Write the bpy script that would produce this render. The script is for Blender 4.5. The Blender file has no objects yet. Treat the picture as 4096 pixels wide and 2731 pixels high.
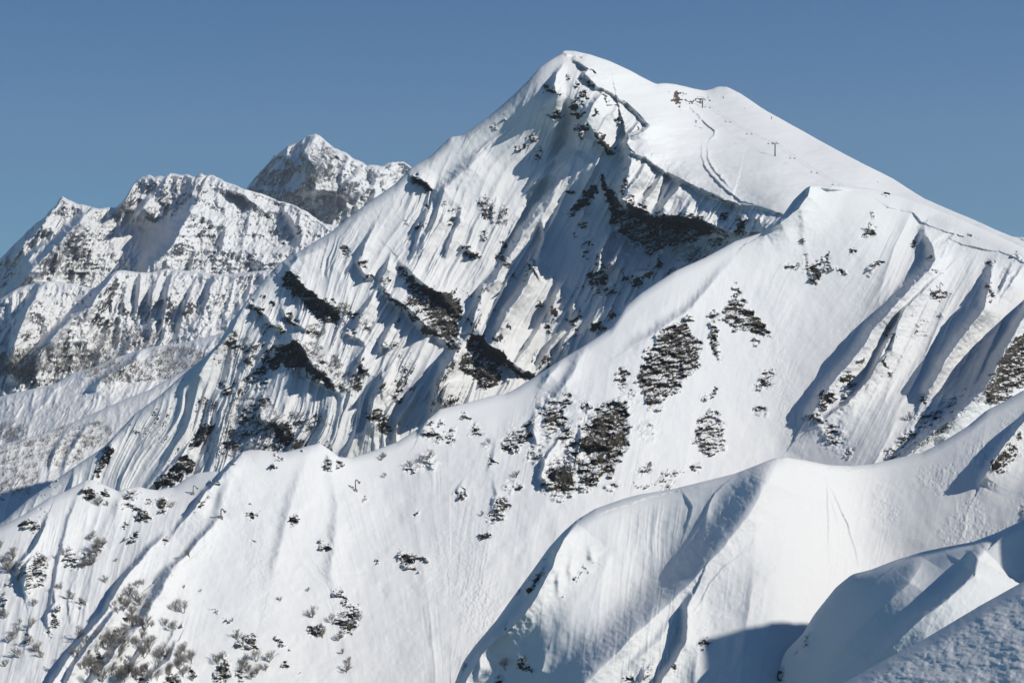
import bpy, math, random
import numpy as np
from mathutils import Vector, Matrix

# ------------------------------------------------------------------ camera, sky, sun
SC = bpy.context.scene
COL = SC.collection
F, CU, V0 = 7640.0, 2048.0, 1000.0          # focal length, centre and horizon row in photo pixels
SUN = Vector((.77, -.24, .57)).normalized()  # direction to the sun
cam_d = bpy.data.cameras.new("camera")
cam = bpy.data.objects.new("camera", cam_d)
COL.objects.link(cam)
cam_d.sensor_width = 36
cam_d.lens = F / 4096 * 36
cam_d.shift_y = -(1365.5 - V0) / 4096
cam_d.clip_start = .5
cam_d.clip_end = 60000
cam.location = (0, 0, 0)
cam.rotation_euler = (math.radians(90), 0, 0)
SC.camera = cam
SC.view_settings.view_transform = 'Standard'
SC.view_settings.look = 'None'
SC.view_settings.exposure = 0.0
SC.view_settings.gamma = 1
SC.cycles.max_bounces = 5
SC.cycles.diffuse_bounces = 1
SC.cycles.glossy_bounces = 1
SC.cycles.transparent_max_bounces = 2
SC.cycles.use_adaptive_sampling = True

world = bpy.data.worlds.new("World")
SC.world = world
world.use_nodes = True
wn = world.node_tree
wn.nodes.clear()
wo = wn.nodes.new('ShaderNodeOutputWorld')
wb = wn.nodes.new('ShaderNodeBackground')
sky = wn.nodes.new('ShaderNodeTexSky')
sky.sky_type = 'NISHITA'
sky.sun_disc = False
sky.sun_elevation = math.asin(SUN.z)
sky.sun_rotation = math.atan2(SUN.x, SUN.y)
sky.altitude = 2300
sky.air_density = 1.0
sky.dust_density = 0.1
sky.ozone_density = 2.0
wb.inputs['Strength'].default_value = 0.1
tc = wn.nodes.new('ShaderNodeTexCoord'); sx = wn.nodes.new('ShaderNodeSeparateXYZ'); cx = wn.nodes.new('ShaderNodeCombineXYZ')
ma = wn.nodes.new('ShaderNodeMath'); ma.operation = 'MULTIPLY_ADD'; ma.inputs[1].default_value = 1.3; ma.inputs[2].default_value = .19
wn.links.new(tc.outputs['Generated'], sx.inputs[0]); wn.links.new(sx.outputs[0], cx.inputs[0]); wn.links.new(sx.outputs[1], cx.inputs[1])
wn.links.new(sx.outputs[2], ma.inputs[0]); wn.links.new(ma.outputs[0], cx.inputs[2]); wn.links.new(cx.outputs[0], sky.inputs[0])
tn = wn.nodes.new('ShaderNodeMix'); tn.data_type = 'RGBA'; tn.blend_type = 'MULTIPLY'; tn.inputs[0].default_value = 1
tn.inputs['B'].default_value = (.84, 1, 1.04, 1); SKYTINT = tn.inputs['B']
tr_ = wn.nodes.new('ShaderNodeValToRGB'); tr_.color_ramp.elements[0].color = (.70, .99, .94, 1); tr_.color_ramp.elements[0].position = 0
tr_.color_ramp.elements[1].color = (.62, .945, 1.10, 1); tr_.color_ramp.elements[1].position = .14
wn.links.new(sx.outputs[2], tr_.inputs[0]); wn.links.new(tr_.outputs[0], SKYTINT)
wn.links.new(sky.outputs[0], tn.inputs['A']); wn.links.new(tn.outputs['Result'], wb.inputs[0])
wn.links.new(wb.outputs[0], wo.inputs[0])

sun_d = bpy.data.lights.new("sun", 'SUN')
sun_d.energy = 4.0
sun_d.angle = math.radians(.53)
sun_d.color = (1.0, .955, .875)
sun = bpy.data.objects.new("sun", sun_d)
COL.objects.link(sun)
sun.rotation_euler = SUN.to_track_quat('Z', 'Y').to_euler()

# ------------------------------------------------------------------ noise
_tab = [np.random.RandomState(s).rand(256, 256).astype(np.float32) for s in range(12)]


def vn(x, y, seed=0):
    x = np.asarray(x, np.float32); y = np.asarray(y, np.float32)
    t = _tab[seed % 12]
    xi = np.floor(x).astype(np.int64); yi = np.floor(y).astype(np.int64)
    fx = x - xi; fy = y - yi
    fx = fx * fx * fx * (fx * (fx * 6 - 15) + 10); fy = fy * fy * fy * (fy * (fy * 6 - 15) + 10)
    x0 = (xi + seed * 37) & 255; x1 = (x0 + 1) & 255; y0 = (yi + seed * 91) & 255; y1 = (y0 + 1) & 255
    a = t[y0, x0]; b = t[y0, x1]; c = t[y1, x0]; d = t[y1, x1]
    return (a + (b - a) * fx) * (1 - fy) + (c + (d - c) * fx) * fy


def fbm(x, y, o=4, seed=0, g=.5, l=2.03):
    r = 0; a = 1; s = 0
    for k in range(o):
        r = r + a * (vn(x, y, seed + k) * 2 - 1); s += a
        x = x * l + 17.3; y = y * l + 5.1; a *= g
    return r / s


def ridged(x, y, o=5, seed=0, g=.55, l=2.07):
    r = 0; a = 1; s = 0; w = 1
    for k in range(o):
        n = 1 - np.abs(vn(x, y, seed + k) * 2 - 1); n = n * n
        r = r + a * n * w; s += a
        w = np.clip(n * 1.6, 0, 1); x = x * l + 9.7; y = y * l + 3.3; a *= g
    return r / s


def sst(a, b, x):
    t = np.clip((x - a) / (b - a), 0, 1)
    return t * t * (3 - 2 * t)


# ------------------------------------------------------------------ reading frames of the photograph
FR = dict(p=(0, 0, 1), z1=(0, 400, .7228), z2=(1500, 100, .5952), z3=(2700, 200, .5935), z4=(900, 800, .7015),
          z5=(2400, 700, .7653), z6=(0, 1700, .6576), z7=(1300, 1600, .7213), z8=(2500, 1700, .6786),
          A=(1600, 600, .3507), B=(2200, 550, .3827), C=(1700, 1050, .3826), D=(1000, 1000, .3826), o=(0, 0, 1.7415))


def fr(f, pts):
    x0, y0, s = FR[f]
    return [(x0 + p[0] * s, y0 + p[1] * s) + tuple(p[2:]) for p in pts]


def W(u, v, D):
    return Vector(((u - CU) * D / F, D, (V0 - v) * D / F))


def rbf(pts):
    """smooth surface through (u, v, D) samples: thin plate spline"""
    P = np.array(pts, float); n = len(P)
    X = P[:, :2] / 1000
    def phi(r2):
        return np.where(r2 > 1e-12, .5 * r2 * np.log(np.maximum(r2, 1e-12)), 0)
    K = phi(((X[:, None] - X[None]) ** 2).sum(-1)) + np.eye(n) * 1e-3
    A = np.zeros((n + 3, n + 3)); A[:n, :n] = K; A[:n, n] = 1; A[:n, n + 1:] = X; A[n:, :n] = A[:n, n:].T
    w = np.linalg.solve(A, np.r_[P[:, 2], 0, 0, 0])

    def f(u, v):
        x = u / 1000.; y = v / 1000.
        r = w[n] + w[n + 1] * x + w[n + 2] * y
        for i in range(n):
            r = r + w[i] * phi((x - X[i, 0]) ** 2 + (y - X[i, 1]) ** 2)
        return r
    return f


def pdist(u, v, pts):
    """distance to a polyline, side (+ is picture-left of a line running down, below a line running right), height factor"""
    best = np.full(u.shape, 1e9, np.float32); side = np.zeros(u.shape, np.float32); hh = np.zeros(u.shape, np.float32)
    n = len(pts)
    for i in range(n - 1):
        a = pts[i]; b = pts[i + 1]
        dx, dy = b[0] - a[0], b[1] - a[1]; L2 = dx * dx + dy * dy + 1e-9
        px = u - a[0]; py = v - a[1]
        t = np.clip((px * dx + py * dy) / L2, 0, 1)
        ex = px - t * dx; ey = py - t * dy
        d = np.hypot(ex, ey)
        h = a[2] + (b[2] - a[2]) * t
        m = d < best
        best = np.where(m, d, best); side = np.where(m, np.sign(dx * ey - dy * ex), side); hh = np.where(m, h, hh)
    return best, side, hh


def ridge_feature(off, u, v, h, wl, wr, pts, taper=True):
    pts = [tuple(p) for p in pts]
    if len(pts[0]) < 3:
        n = len(pts) - 1
        pts = [(p[0], p[1], (min(1, .15 + 1.7 * min(i / n, 1 - i / n) * 2) if taper else 1)) for i, p in enumerate(pts)]
    us = [p[0] for p in pts]; vs = [p[1] for p in pts]
    R = max(wl, wr) * 2.6 + 10
    m = (u > min(us) - R) & (u < max(us) + R) & (v > min(vs) - R) & (v < max(vs) + R)
    if not m.any():
        return
    uu = u[m]; vv = v[m]
    d, s, hh = pdist(uu, vv, pts)
    left = np.exp(-(d / wl) ** 2 * 1.4)
    right = np.exp(-d / wr * 1.3) * (1 - sst(wr * 1.6, wr * 2.6, d))
    off[m] += h * hh * np.where(s > 0, left, right)


def blob(mask, u, v, cu, cv, ru, rv, ang=0, val=1.):
    R = max(ru, rv) * 1.7
    m = (abs(u - cu) < R) & (abs(v - cv) < R)
    if not m.any():
        return
    a = math.radians(ang); x = u[m] - cu; y = v[m] - cv
    X = (x * math.cos(a) + y * math.sin(a)) / ru; Y = (-x * math.sin(a) + y * math.cos(a)) / rv
    r = np.hypot(X, Y)
    mask[m] = np.maximum(mask[m], val * (1 - .35 * sst(.3, .9, r)) * (1 - sst(.8, 1.6, r)))


def poly(mask, u, v, pts, soft=14, val=1.):
    us = [p[0] for p in pts]; vs = [p[1] for p in pts]
    m = (u > min(us) - soft) & (u < max(us) + soft) & (v > min(vs) - soft) & (v < max(vs) + soft)
    if not m.any():
        return
    uu = u[m]; vv = v[m]; ins = np.zeros(uu.shape, bool); n = len(pts)
    for i in range(n):
        x1, y1 = pts[i][:2]; x2, y2 = pts[(i + 1) % n][:2]
        if y1 == y2: continue
        c = ((y1 > vv) != (y2 > vv)) & (uu < (x2 - x1) * (vv - y1) / (y2 - y1) + x1)
        ins ^= c
    q = [(p[0], p[1], 1) for p in pts] + [(pts[0][0], pts[0][1], 1)]
    d, _, _ = pdist(uu, vv, q)
    sd = np.where(ins, d, -d)
    mask[m] = np.maximum(mask[m], val * sst(-soft, soft, sd))


# ------------------------------------------------------------------ materials
def nodes_of(name):
    m = bpy.data.materials.new(name); m.use_nodes = True
    nt = m.node_tree; nt.nodes.clear()
    return m, nt


def N(nt, t, **kw):
    n = nt.nodes.new(t)
    for k, v in kw.items():
        if k.startswith('i_'):
            n.inputs[k[2:].replace('_', ' ')].default_value = v
        else:
            setattr(n, k, v)
    return n


def noise_node(nt, co, scale, detail=6, rough=.6, dist=0.):
    n = N(nt, 'ShaderNodeTexNoise'); n.inputs['Scale'].default_value = scale; n.inputs['Detail'].default_value = detail
    n.inputs['Roughness'].default_value = rough; n.inputs['Distortion'].default_value = dist
    nt.links.new(co, n.inputs['Vector']); return n


def mathn(nt, op, a, b=None, clamp=False):
    n = N(nt, 'ShaderNodeMath', operation=op); n.use_clamp = clamp
    for i, x in enumerate((a, b)):
        if x is None: continue
        if isinstance(x, (int, float)): n.inputs[i].default_value = x
        else: nt.links.new(x, n.inputs[i])
    return n.outputs[0]


def maprange(nt, x, a, b, c=0., d=1.):
    n = N(nt, 'ShaderNodeMapRange'); n.inputs[1].default_value = a; n.inputs[2].default_value = b
    n.inputs[3].default_value = c; n.inputs[4].default_value = d
    nt.links.new(x, n.inputs[0]); return n.outputs[0]


def terrain_material(name, s=1.0, rock_hi=(.11, .10, .088), rock_lo=(.028, .026, .024), bump=.35, edge=.10,
                     nbias=.0, snow=(.72, .722, .718), grain=.0):
    """snow with bare rock where the 'rock' attribute and the noise say so; s scales the pattern with the size of the hill"""
    m, nt = nodes_of(name); L = nt.links.new
    out = N(nt, 'ShaderNodeOutputMaterial'); bs = N(nt, 'ShaderNodeBsdfPrincipled')
    geo = N(nt, 'ShaderNodeNewGeometry'); at = N(nt, 'ShaderNodeAttribute', attribute_name='rock')
    ea = N(nt, 'ShaderNodeAttribute', attribute_name='earth')
    pos = geo.outputs['Position']
    mp = N(nt, 'ShaderNodeMapping'); mp.inputs['Scale'].default_value = (1, 1, 1.45); mp.inputs['Rotation'].default_value = (0, .5, 0); L(pos, mp.inputs[0])
    n0 = noise_node(nt, mp.outputs[0], .028 / s, 5, .6, .6)
    n1 = noise_node(nt, mp.outputs[0], .10 / s, 9, .68, .5)
    n2 = noise_node(nt, mp.outputs[0], .45 / s, 6, .7)
    nn = mathn(nt, 'ADD', mathn(nt, 'ADD', mathn(nt, 'MULTIPLY', n1.outputs['Fac'], .5), mathn(nt, 'MULTIPLY', n2.outputs['Fac'], .64)), mathn(nt, 'MULTIPLY', mathn(nt, 'SUBTRACT', n0.outputs['Fac'], .87), .38))
    # ledges facing up keep their snow
    sep = N(nt, 'ShaderNodeSeparateXYZ'); L(geo.outputs['Normal'], sep.inputs[0])
    led = maprange(nt, sep.outputs['Z'], .1, .85, .55, -.55)
    fac = mathn(nt, 'ADD', mathn(nt, 'ADD', mathn(nt, 'MULTIPLY', mathn(nt, 'SUBTRACT', at.outputs['Fac'], .66), 2.6), mathn(nt, 'MULTIPLY', mathn(nt, 'SUBTRACT', nn, .5), 6.5)), led)
    rk = maprange(nt, fac, -edge + nbias, edge + nbias)
    # no rock where the mask is nil
    rk = mathn(nt, 'MULTIPLY', rk, maprange(nt, at.outputs['Fac'], .06, .2), True)
    n3 = noise_node(nt, pos, .8 / s, 6, .65)
    n4 = noise_node(nt, pos, .12 / s, 4, .6)
    cr = N(nt, 'ShaderNodeValToRGB'); e = cr.color_ramp.elements
    e[0].position = .3; e[0].color = rock_lo + (1,); e[1].position = .72; e[1].color = rock_hi + (1,)
    L(n3.outputs['Fac'], cr.inputs[0])
    tint = N(nt, 'ShaderNodeMix', data_type='RGBA', blend_type='MULTIPLY'); tint.inputs[0].default_value = 1
    cr2 = N(nt, 'ShaderNodeValToRGB'); e = cr2.color_ramp.elements
    e[0].position = .35; e[0].color = (.85, .88, .95, 1); e[1].position = .65; e[1].color = (1.18, 1.08, .93, 1)
    L(n4.outputs['Fac'], cr2.inputs[0]); L(cr.outputs[0], tint.inputs['A']); L(cr2.outputs[0], tint.inputs['B'])
    emix = N(nt, 'ShaderNodeMix', data_type='RGBA'); emix.inputs['B'].default_value = (.16, .095, .055, 1)
    L(tint.outputs['Result'], emix.inputs['A']); L(ea.outputs['Fac'], emix.inputs[0])
    sn = N(nt, 'ShaderNodeMix', data_type='RGBA'); sn.inputs['A'].default_value = tuple(x * .96 for x in snow) + (1,); sn.inputs['B'].default_value = snow + (1,)
    L(n4.outputs['Fac'], sn.inputs[0])
    mx = N(nt, 'ShaderNodeMix', data_type='RGBA'); L(rk, mx.inputs[0]); L(sn.outputs['Result'], mx.inputs['A']); L(emix.outputs['Result'], mx.inputs['B'])
    L(mx.outputs['Result'], bs.inputs['Base Color'])
    bs.inputs['Roughness'].default_value = .75
    bs.inputs['Specular IOR Level'].default_value = .15
    # relief: fine drift texture on snow, hard relief on rock (rock sits below the snow cover)
    b1 = noise_node(nt, pos, .9 / s, 8, .72)
    b2 = noise_node(nt, pos, .22 / s, 5, .6)
    amp = maprange(nt, rk, 0, 1, .10 * bump * s + grain, 3.2 * s)
    hgt = mathn(nt, 'MULTIPLY', mathn(nt, 'ADD', b1.outputs['Fac'], mathn(nt, 'MULTIPLY', b2.outputs['Fac'], 1.2)), amp)
    hgt = mathn(nt, 'SUBTRACT', hgt, mathn(nt, 'MULTIPLY', rk, 1.1 * s))
    bp = N(nt, 'ShaderNodeBump'); bp.inputs['Strength'].default_value = 1; bp.inputs['Distance'].default_value = 1
    L(hgt, bp.inputs['Height']); L(bp.outputs[0], bs.inputs['Normal'])
    L(bs.outputs[0], out.inputs[0])
    return m


def flat_material(name, col, rough=.6, metal=0., var=.25, scale=3.):
    m, nt = nodes_of(name); L = nt.links.new
    out = N(nt, 'ShaderNodeOutputMaterial'); bs = N(nt, 'ShaderNodeBsdfPrincipled')
    geo = N(nt, 'ShaderNodeNewGeometry'); n = noise_node(nt, geo.outputs['Position'], scale, 4)
    cr = N(nt, 'ShaderNodeValToRGB'); e = cr.color_ramp.elements
    e[0].position = .3; e[0].color = tuple(c * (1 - var) for c in col) + (1,); e[1].position = .7; e[1].color = tuple(min(1, c * (1 + var)) for c in col) + (1,)
    L(n.outputs['Fac'], cr.inputs[0]); L(cr.outputs[0], bs.inputs['Base Color'])
    bs.inputs['Roughness'].default_value = rough; bs.inputs['Metallic'].default_value = metal
    L(bs.outputs[0], out.inputs[0]); return m


# ------------------------------------------------------------------ sheets of mountain
SHEETS = {}


def smooth_crest(pts, us, sm=8):
    p = sorted(pts)
    x = np.array([q[0] for q in p], float); y = np.array([q[1] for q in p], float)
    c = np.interp(us, x, y)
    if sm > 0:
        n = max(1, int(sm / (us[1] - us[0])))
        k = np.hanning(2 * n + 3); k /= k.sum()
        c = np.convolve(np.pad(c, n + 1, mode='edge'), k, mode='valid')
    return c


def sheet(name, crest, u0, u1, du, vb, base, feat, rocks, detail, mat, sm=10, cn=0., rnd=(8., 40.), back=260., backslope=.6,
          warp=7., p=1.12, fs=1.6, rw=14., dv=None, earth=None, extra=None):
    us = np.arange(u0, u1 + du, du, dtype=np.float64)
    vc = smooth_crest(crest, us, sm)
    if cn: vc = vc + cn * fbm(us / 60., us * 0 + 3.3, 5, 3, .62)
    vbot = np.interp(us, [q[0] for q in vb], [q[1] for q in vb])
    H = vbot - vc
    nv = int(H.max() / (dv or du)) + 2
    t = np.linspace(0, 1, nv) ** p
    v = (vc[None] + t[:, None] * H[None]).astype(np.float32)
    u = np.broadcast_to(us[None], v.shape).astype(np.float32)
    D = base(u, v).astype(np.float32)
    wu = u + warp * fbm(u / 55., v / 55., 4, 2) + warp * .4 * fbm(u / 14., v / 14., 2, 5)
    wv = v + warp * fbm(u / 55. + 40, v / 55., 4, 6) + warp * .4 * fbm(u / 14. + 9, v / 14., 2, 7)
    off = np.zeros_like(D)
    for f in feat:
        fm, h, wl, wr, pts = f[:5]
        if h > 3.5: h = h * fs
        ridge_feature(off, wu, wv, h, wl, wr, fr(fm, pts))
    rock = np.zeros_like(D)
    k = rw
    ru_ = u + k * 1.6 * fbm(u / 46., v / 30., 3, 4) + k * fbm(u / 15. + 7, v / 11., 3, 9, .7)
    rv_ = v + k * 1.4 * fbm(u / 40. + 50, v / 34., 3, 1) + k * fbm(u / 14. + 31, v / 11., 3, 8, .7)
    for r in rocks:
        if r[0] == 'b':
            _, fm, x, y, rx, ry = r[:6]
            x0, y0, s = FR[fm]
            blob(rock, ru_, rv_, x0 + x * s, y0 + y * s, rx * s, ry * s, *(r[6:]))
        else:
            sf = (r[3] if len(r) > 3 else 14); poly(rock, ru_, rv_, fr(r[1], r[2]), sf, *(r[4:])); poly(rock, ru_, rv_, fr(r[1], r[2]), sf * 3.2, (r[4] if len(r) > 4 else 1.) * .6)
    eth = np.zeros_like(D)
    if earth: earth(eth, wu, wv)
    dd, rock = detail(u, v, wu, wv, D, off, rock, t[:, None] * H[None])
    D = D - off - dd
    # rounding of the crest: the surface turns away from the viewer as it nears the skyline
    R, w = rnd
    Rv = np.interp(us, *zip(*R)) if isinstance(R, (list, tuple)) else R
    Wv = np.interp(us, *zip(*w)) if isinstance(w, (list, tuple)) else w
    q = np.clip((v - vc[None]) / Wv, 0, 1)
    fade = sst(0, 30, v - vc[None])
    D = D + (Rv * (1 - np.sqrt(1 - (1 - q) ** 2 + 1e-9))).astype(np.float32)
    X = (u - CU) * D / F; Z = (V0 - v) * D / F
    P = np.stack([X, D, Z], -1)
    # far side of the hill
    K = 10
    s = (np.linspace(0, 1, K + 1)[1:] ** 1.5) * back
    c = P[0]
    B = np.zeros((K, len(us), 3), np.float32)
    for k in range(K):
        B[k] = c; B[k, :, 1] += s[k]
        B[k, :, 2] -= s[k] * backslope * min(1, .25 + s[k] / back * 1.5) + 0 * us
        if k > 1: B[k, :, 2] += (s[k] * .06) * fbm(us / 90., us * 0 + k * .7, 3, 4)
    P = np.concatenate([B[::-1], P], 0)
    rock_all = np.concatenate([np.zeros((K, len(us)), np.float32), rock], 0)
    eth_all = np.concatenate([np.zeros((K, len(us)), np.float32), eth], 0)
    ob = grid_object(name, P, mat, rock_all, eth_all)
    SHEETS[name] = (us, vc, v, D)
    ob['kind'] = 'structure'
    return ob


def grid_object(name, P, mat, rock=None, eth=None):
    nr, nc = P.shape[:2]
    me = bpy.data.meshes.new(name)
    me.vertices.add(nr * nc)
    me.vertices.foreach_set('co', P.astype(np.float32).ravel())
    i = np.arange(nr * nc).reshape(nr, nc)
    q = np.stack([i[1:, :-1], i[1:, 1:], i[:-1, 1:], i[:-1, :-1]], -1).reshape(-1, 4)
    me.loops.add(q.size); me.loops.foreach_set('vertex_index', q.ravel().astype(np.int32))
    me.polygons.add(len(q)); me.polygons.foreach_set('loop_start', np.arange(0, q.size, 4, dtype=np.int32))
    me.polygons.foreach_set('use_smooth', np.ones(len(q), bool))
    me.update(calc_edges=True)
    for nm, a in (('rock', rock), ('earth', eth)):
        if a is not None:
            at = me.attributes.new(nm, 'FLOAT', 'POINT'); at.data.foreach_set('value', a.astype(np.float32).ravel())
    me.materials.append(mat)
    ob = bpy.data.objects.new(name, me); COL.objects.link(ob)
    return ob


def on(sheet_name, u, v):
    """world point on a sheet where the photo shows it at (u, v)"""
    us, vc, vg, D = SHEETS[sheet_name]
    i = int(np.clip((u - us[0]) / (us[1] - us[0]), 0, len(us) - 2))
    col = vg[:, i]
    d = float(np.interp(v, col, D[:, i]))
    return W(u, v, d)


def normal_on(sheet_name, u, v, e=8):
    a = on(sheet_name, u + e, v); b = on(sheet_name, u - e, v); c = on(sheet_name, u, v - e); d = on(sheet_name, u, v + e)
    return (a - b).cross(c - d).normalized()

# ------------------------------------------------------------------ the terrain
M_main = terrain_material('snow_and_rock_main', 1.0, bump=.7, rock_hi=(.13, .122, .11), rock_lo=(.034, .033, .031), nbias=-.22)
M_mid = terrain_material('snow_and_rock_mid', .62, bump=.9, rock_hi=(.17, .15, .12), rock_lo=(.04, .036, .03), nbias=-.12)
M_near = terrain_material('snow_and_rock_near', .4, bump=.8, rock_hi=(.13, .115, .09))
M_far = terrain_material('snow_and_rock_far', 2.6, rock_hi=(.17, .17, .19), rock_lo=(.07, .073, .085), bump=.3)
M_fore = terrain_material('snow_foreground', .02, bump=1.0, grain=.001)

# --- main mountain with its plateau
CORN = [(2240, 207), (2262, 212), (2304, 225), (2296, 243), (2330, 262), (2354, 276), (2336, 296), (2381, 338), (2452, 374), (2506, 410), (2557, 457),
        (2598, 505), (2571, 529), (2515, 548), (2506, 575), (2530, 606), (2589, 636), (2661, 686), (2738, 725), (2827, 767), (2893, 796), (2955, 817),
        (3032, 826), (3080, 841), (3133, 856), (3200, 880)]
main_crest = [(-500, 2400), (-100, 2160), (17, 2081), (104, 2003), (226, 1916), (313, 1855), (418, 1785), (540, 1654), (636, 1585), (731, 1498), (818, 1428), (871, 1376),
              (923, 1289), (975, 1219), (1045, 1132), (1115, 1054), (1219, 993), (1332, 923), (1393, 871), (1480, 806), (1576, 740), (1646, 670),
              (1715, 630), (1759, 589), (1803, 549), (1846, 543), (1881, 519), (1960, 462), (2055, 380), (2110, 325), (2160, 270), (2200, 243), (2234, 223), (2255, 203),
              (2299, 205), (2360, 218), (2438, 244), (2520, 283), (2612, 331), (2632, 338), (2638, 334), (2664, 333), (2700, 337), (2786, 357), (2820, 363), (2850, 356), (2862, 350),
              (2873, 347), (2908, 348), (2960, 374), (3065, 444), (3222, 531), (3396, 627), (3570, 714), (3692, 792), (3760, 822), (3831, 853), (3900, 880), (3970, 914), (4096, 966), (4600, 1190)]
main_base = rbf([(-400, 2300, 1470), (0, 2100, 1480), (418, 1785, 1520), (871, 1376, 1570), (1332, 923, 1625), (1803, 549, 1695), (2255, 202, 1765),
                 (0, 2731, 1370), (800, 2100, 1455), (400, 2300, 1430), (871, 1850, 1492), (1332, 1700, 1500), (1803, 1500, 1535), (1500, 1200, 1585), (2100, 700, 1690), (2100, 1100, 1625), (2255, 1500, 1570), (2000, 1650, 1530),
                 (1700, 2000, 1470), (2600, 505, 1705), (2506, 575, 1690), (2600, 640, 1680), (2738, 725, 1642), (2893, 796, 1600), (3080, 841, 1530), (3140, 860, 1510),
                 (2340, 270, 1742), (2400, 350, 1716), (2300, 600, 1690), (2225, 600, 1698), (2050, 600, 1695), (2150, 830, 1664), (2612, 331, 1920), (2830, 366, 2120), (2908, 348, 2160), (3222, 531, 2060), (3570, 714, 1930), (3831, 853, 1790), (4096, 966, 1690), (4500, 1150, 1560),
                 (2750, 560, 1760), (3100, 640, 1765), (3400, 810, 1650), (3600, 1100, 1480), (2600, 800, 1660), (2780, 900, 1620), (2960, 930, 1560), (2900, 1050, 1545), (2600, 1050, 1608),
                 (2400, 1300, 1575), (2700, 1200, 1550), (2480, 850, 1662), (2400, 1000, 1635), (2330, 760, 1664), (2440, 610, 1668), (2360, 680, 1662), (2200, 940, 1655)])
CF = fr('p', [(a, b, 1.) for a, b in CORN])
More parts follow.
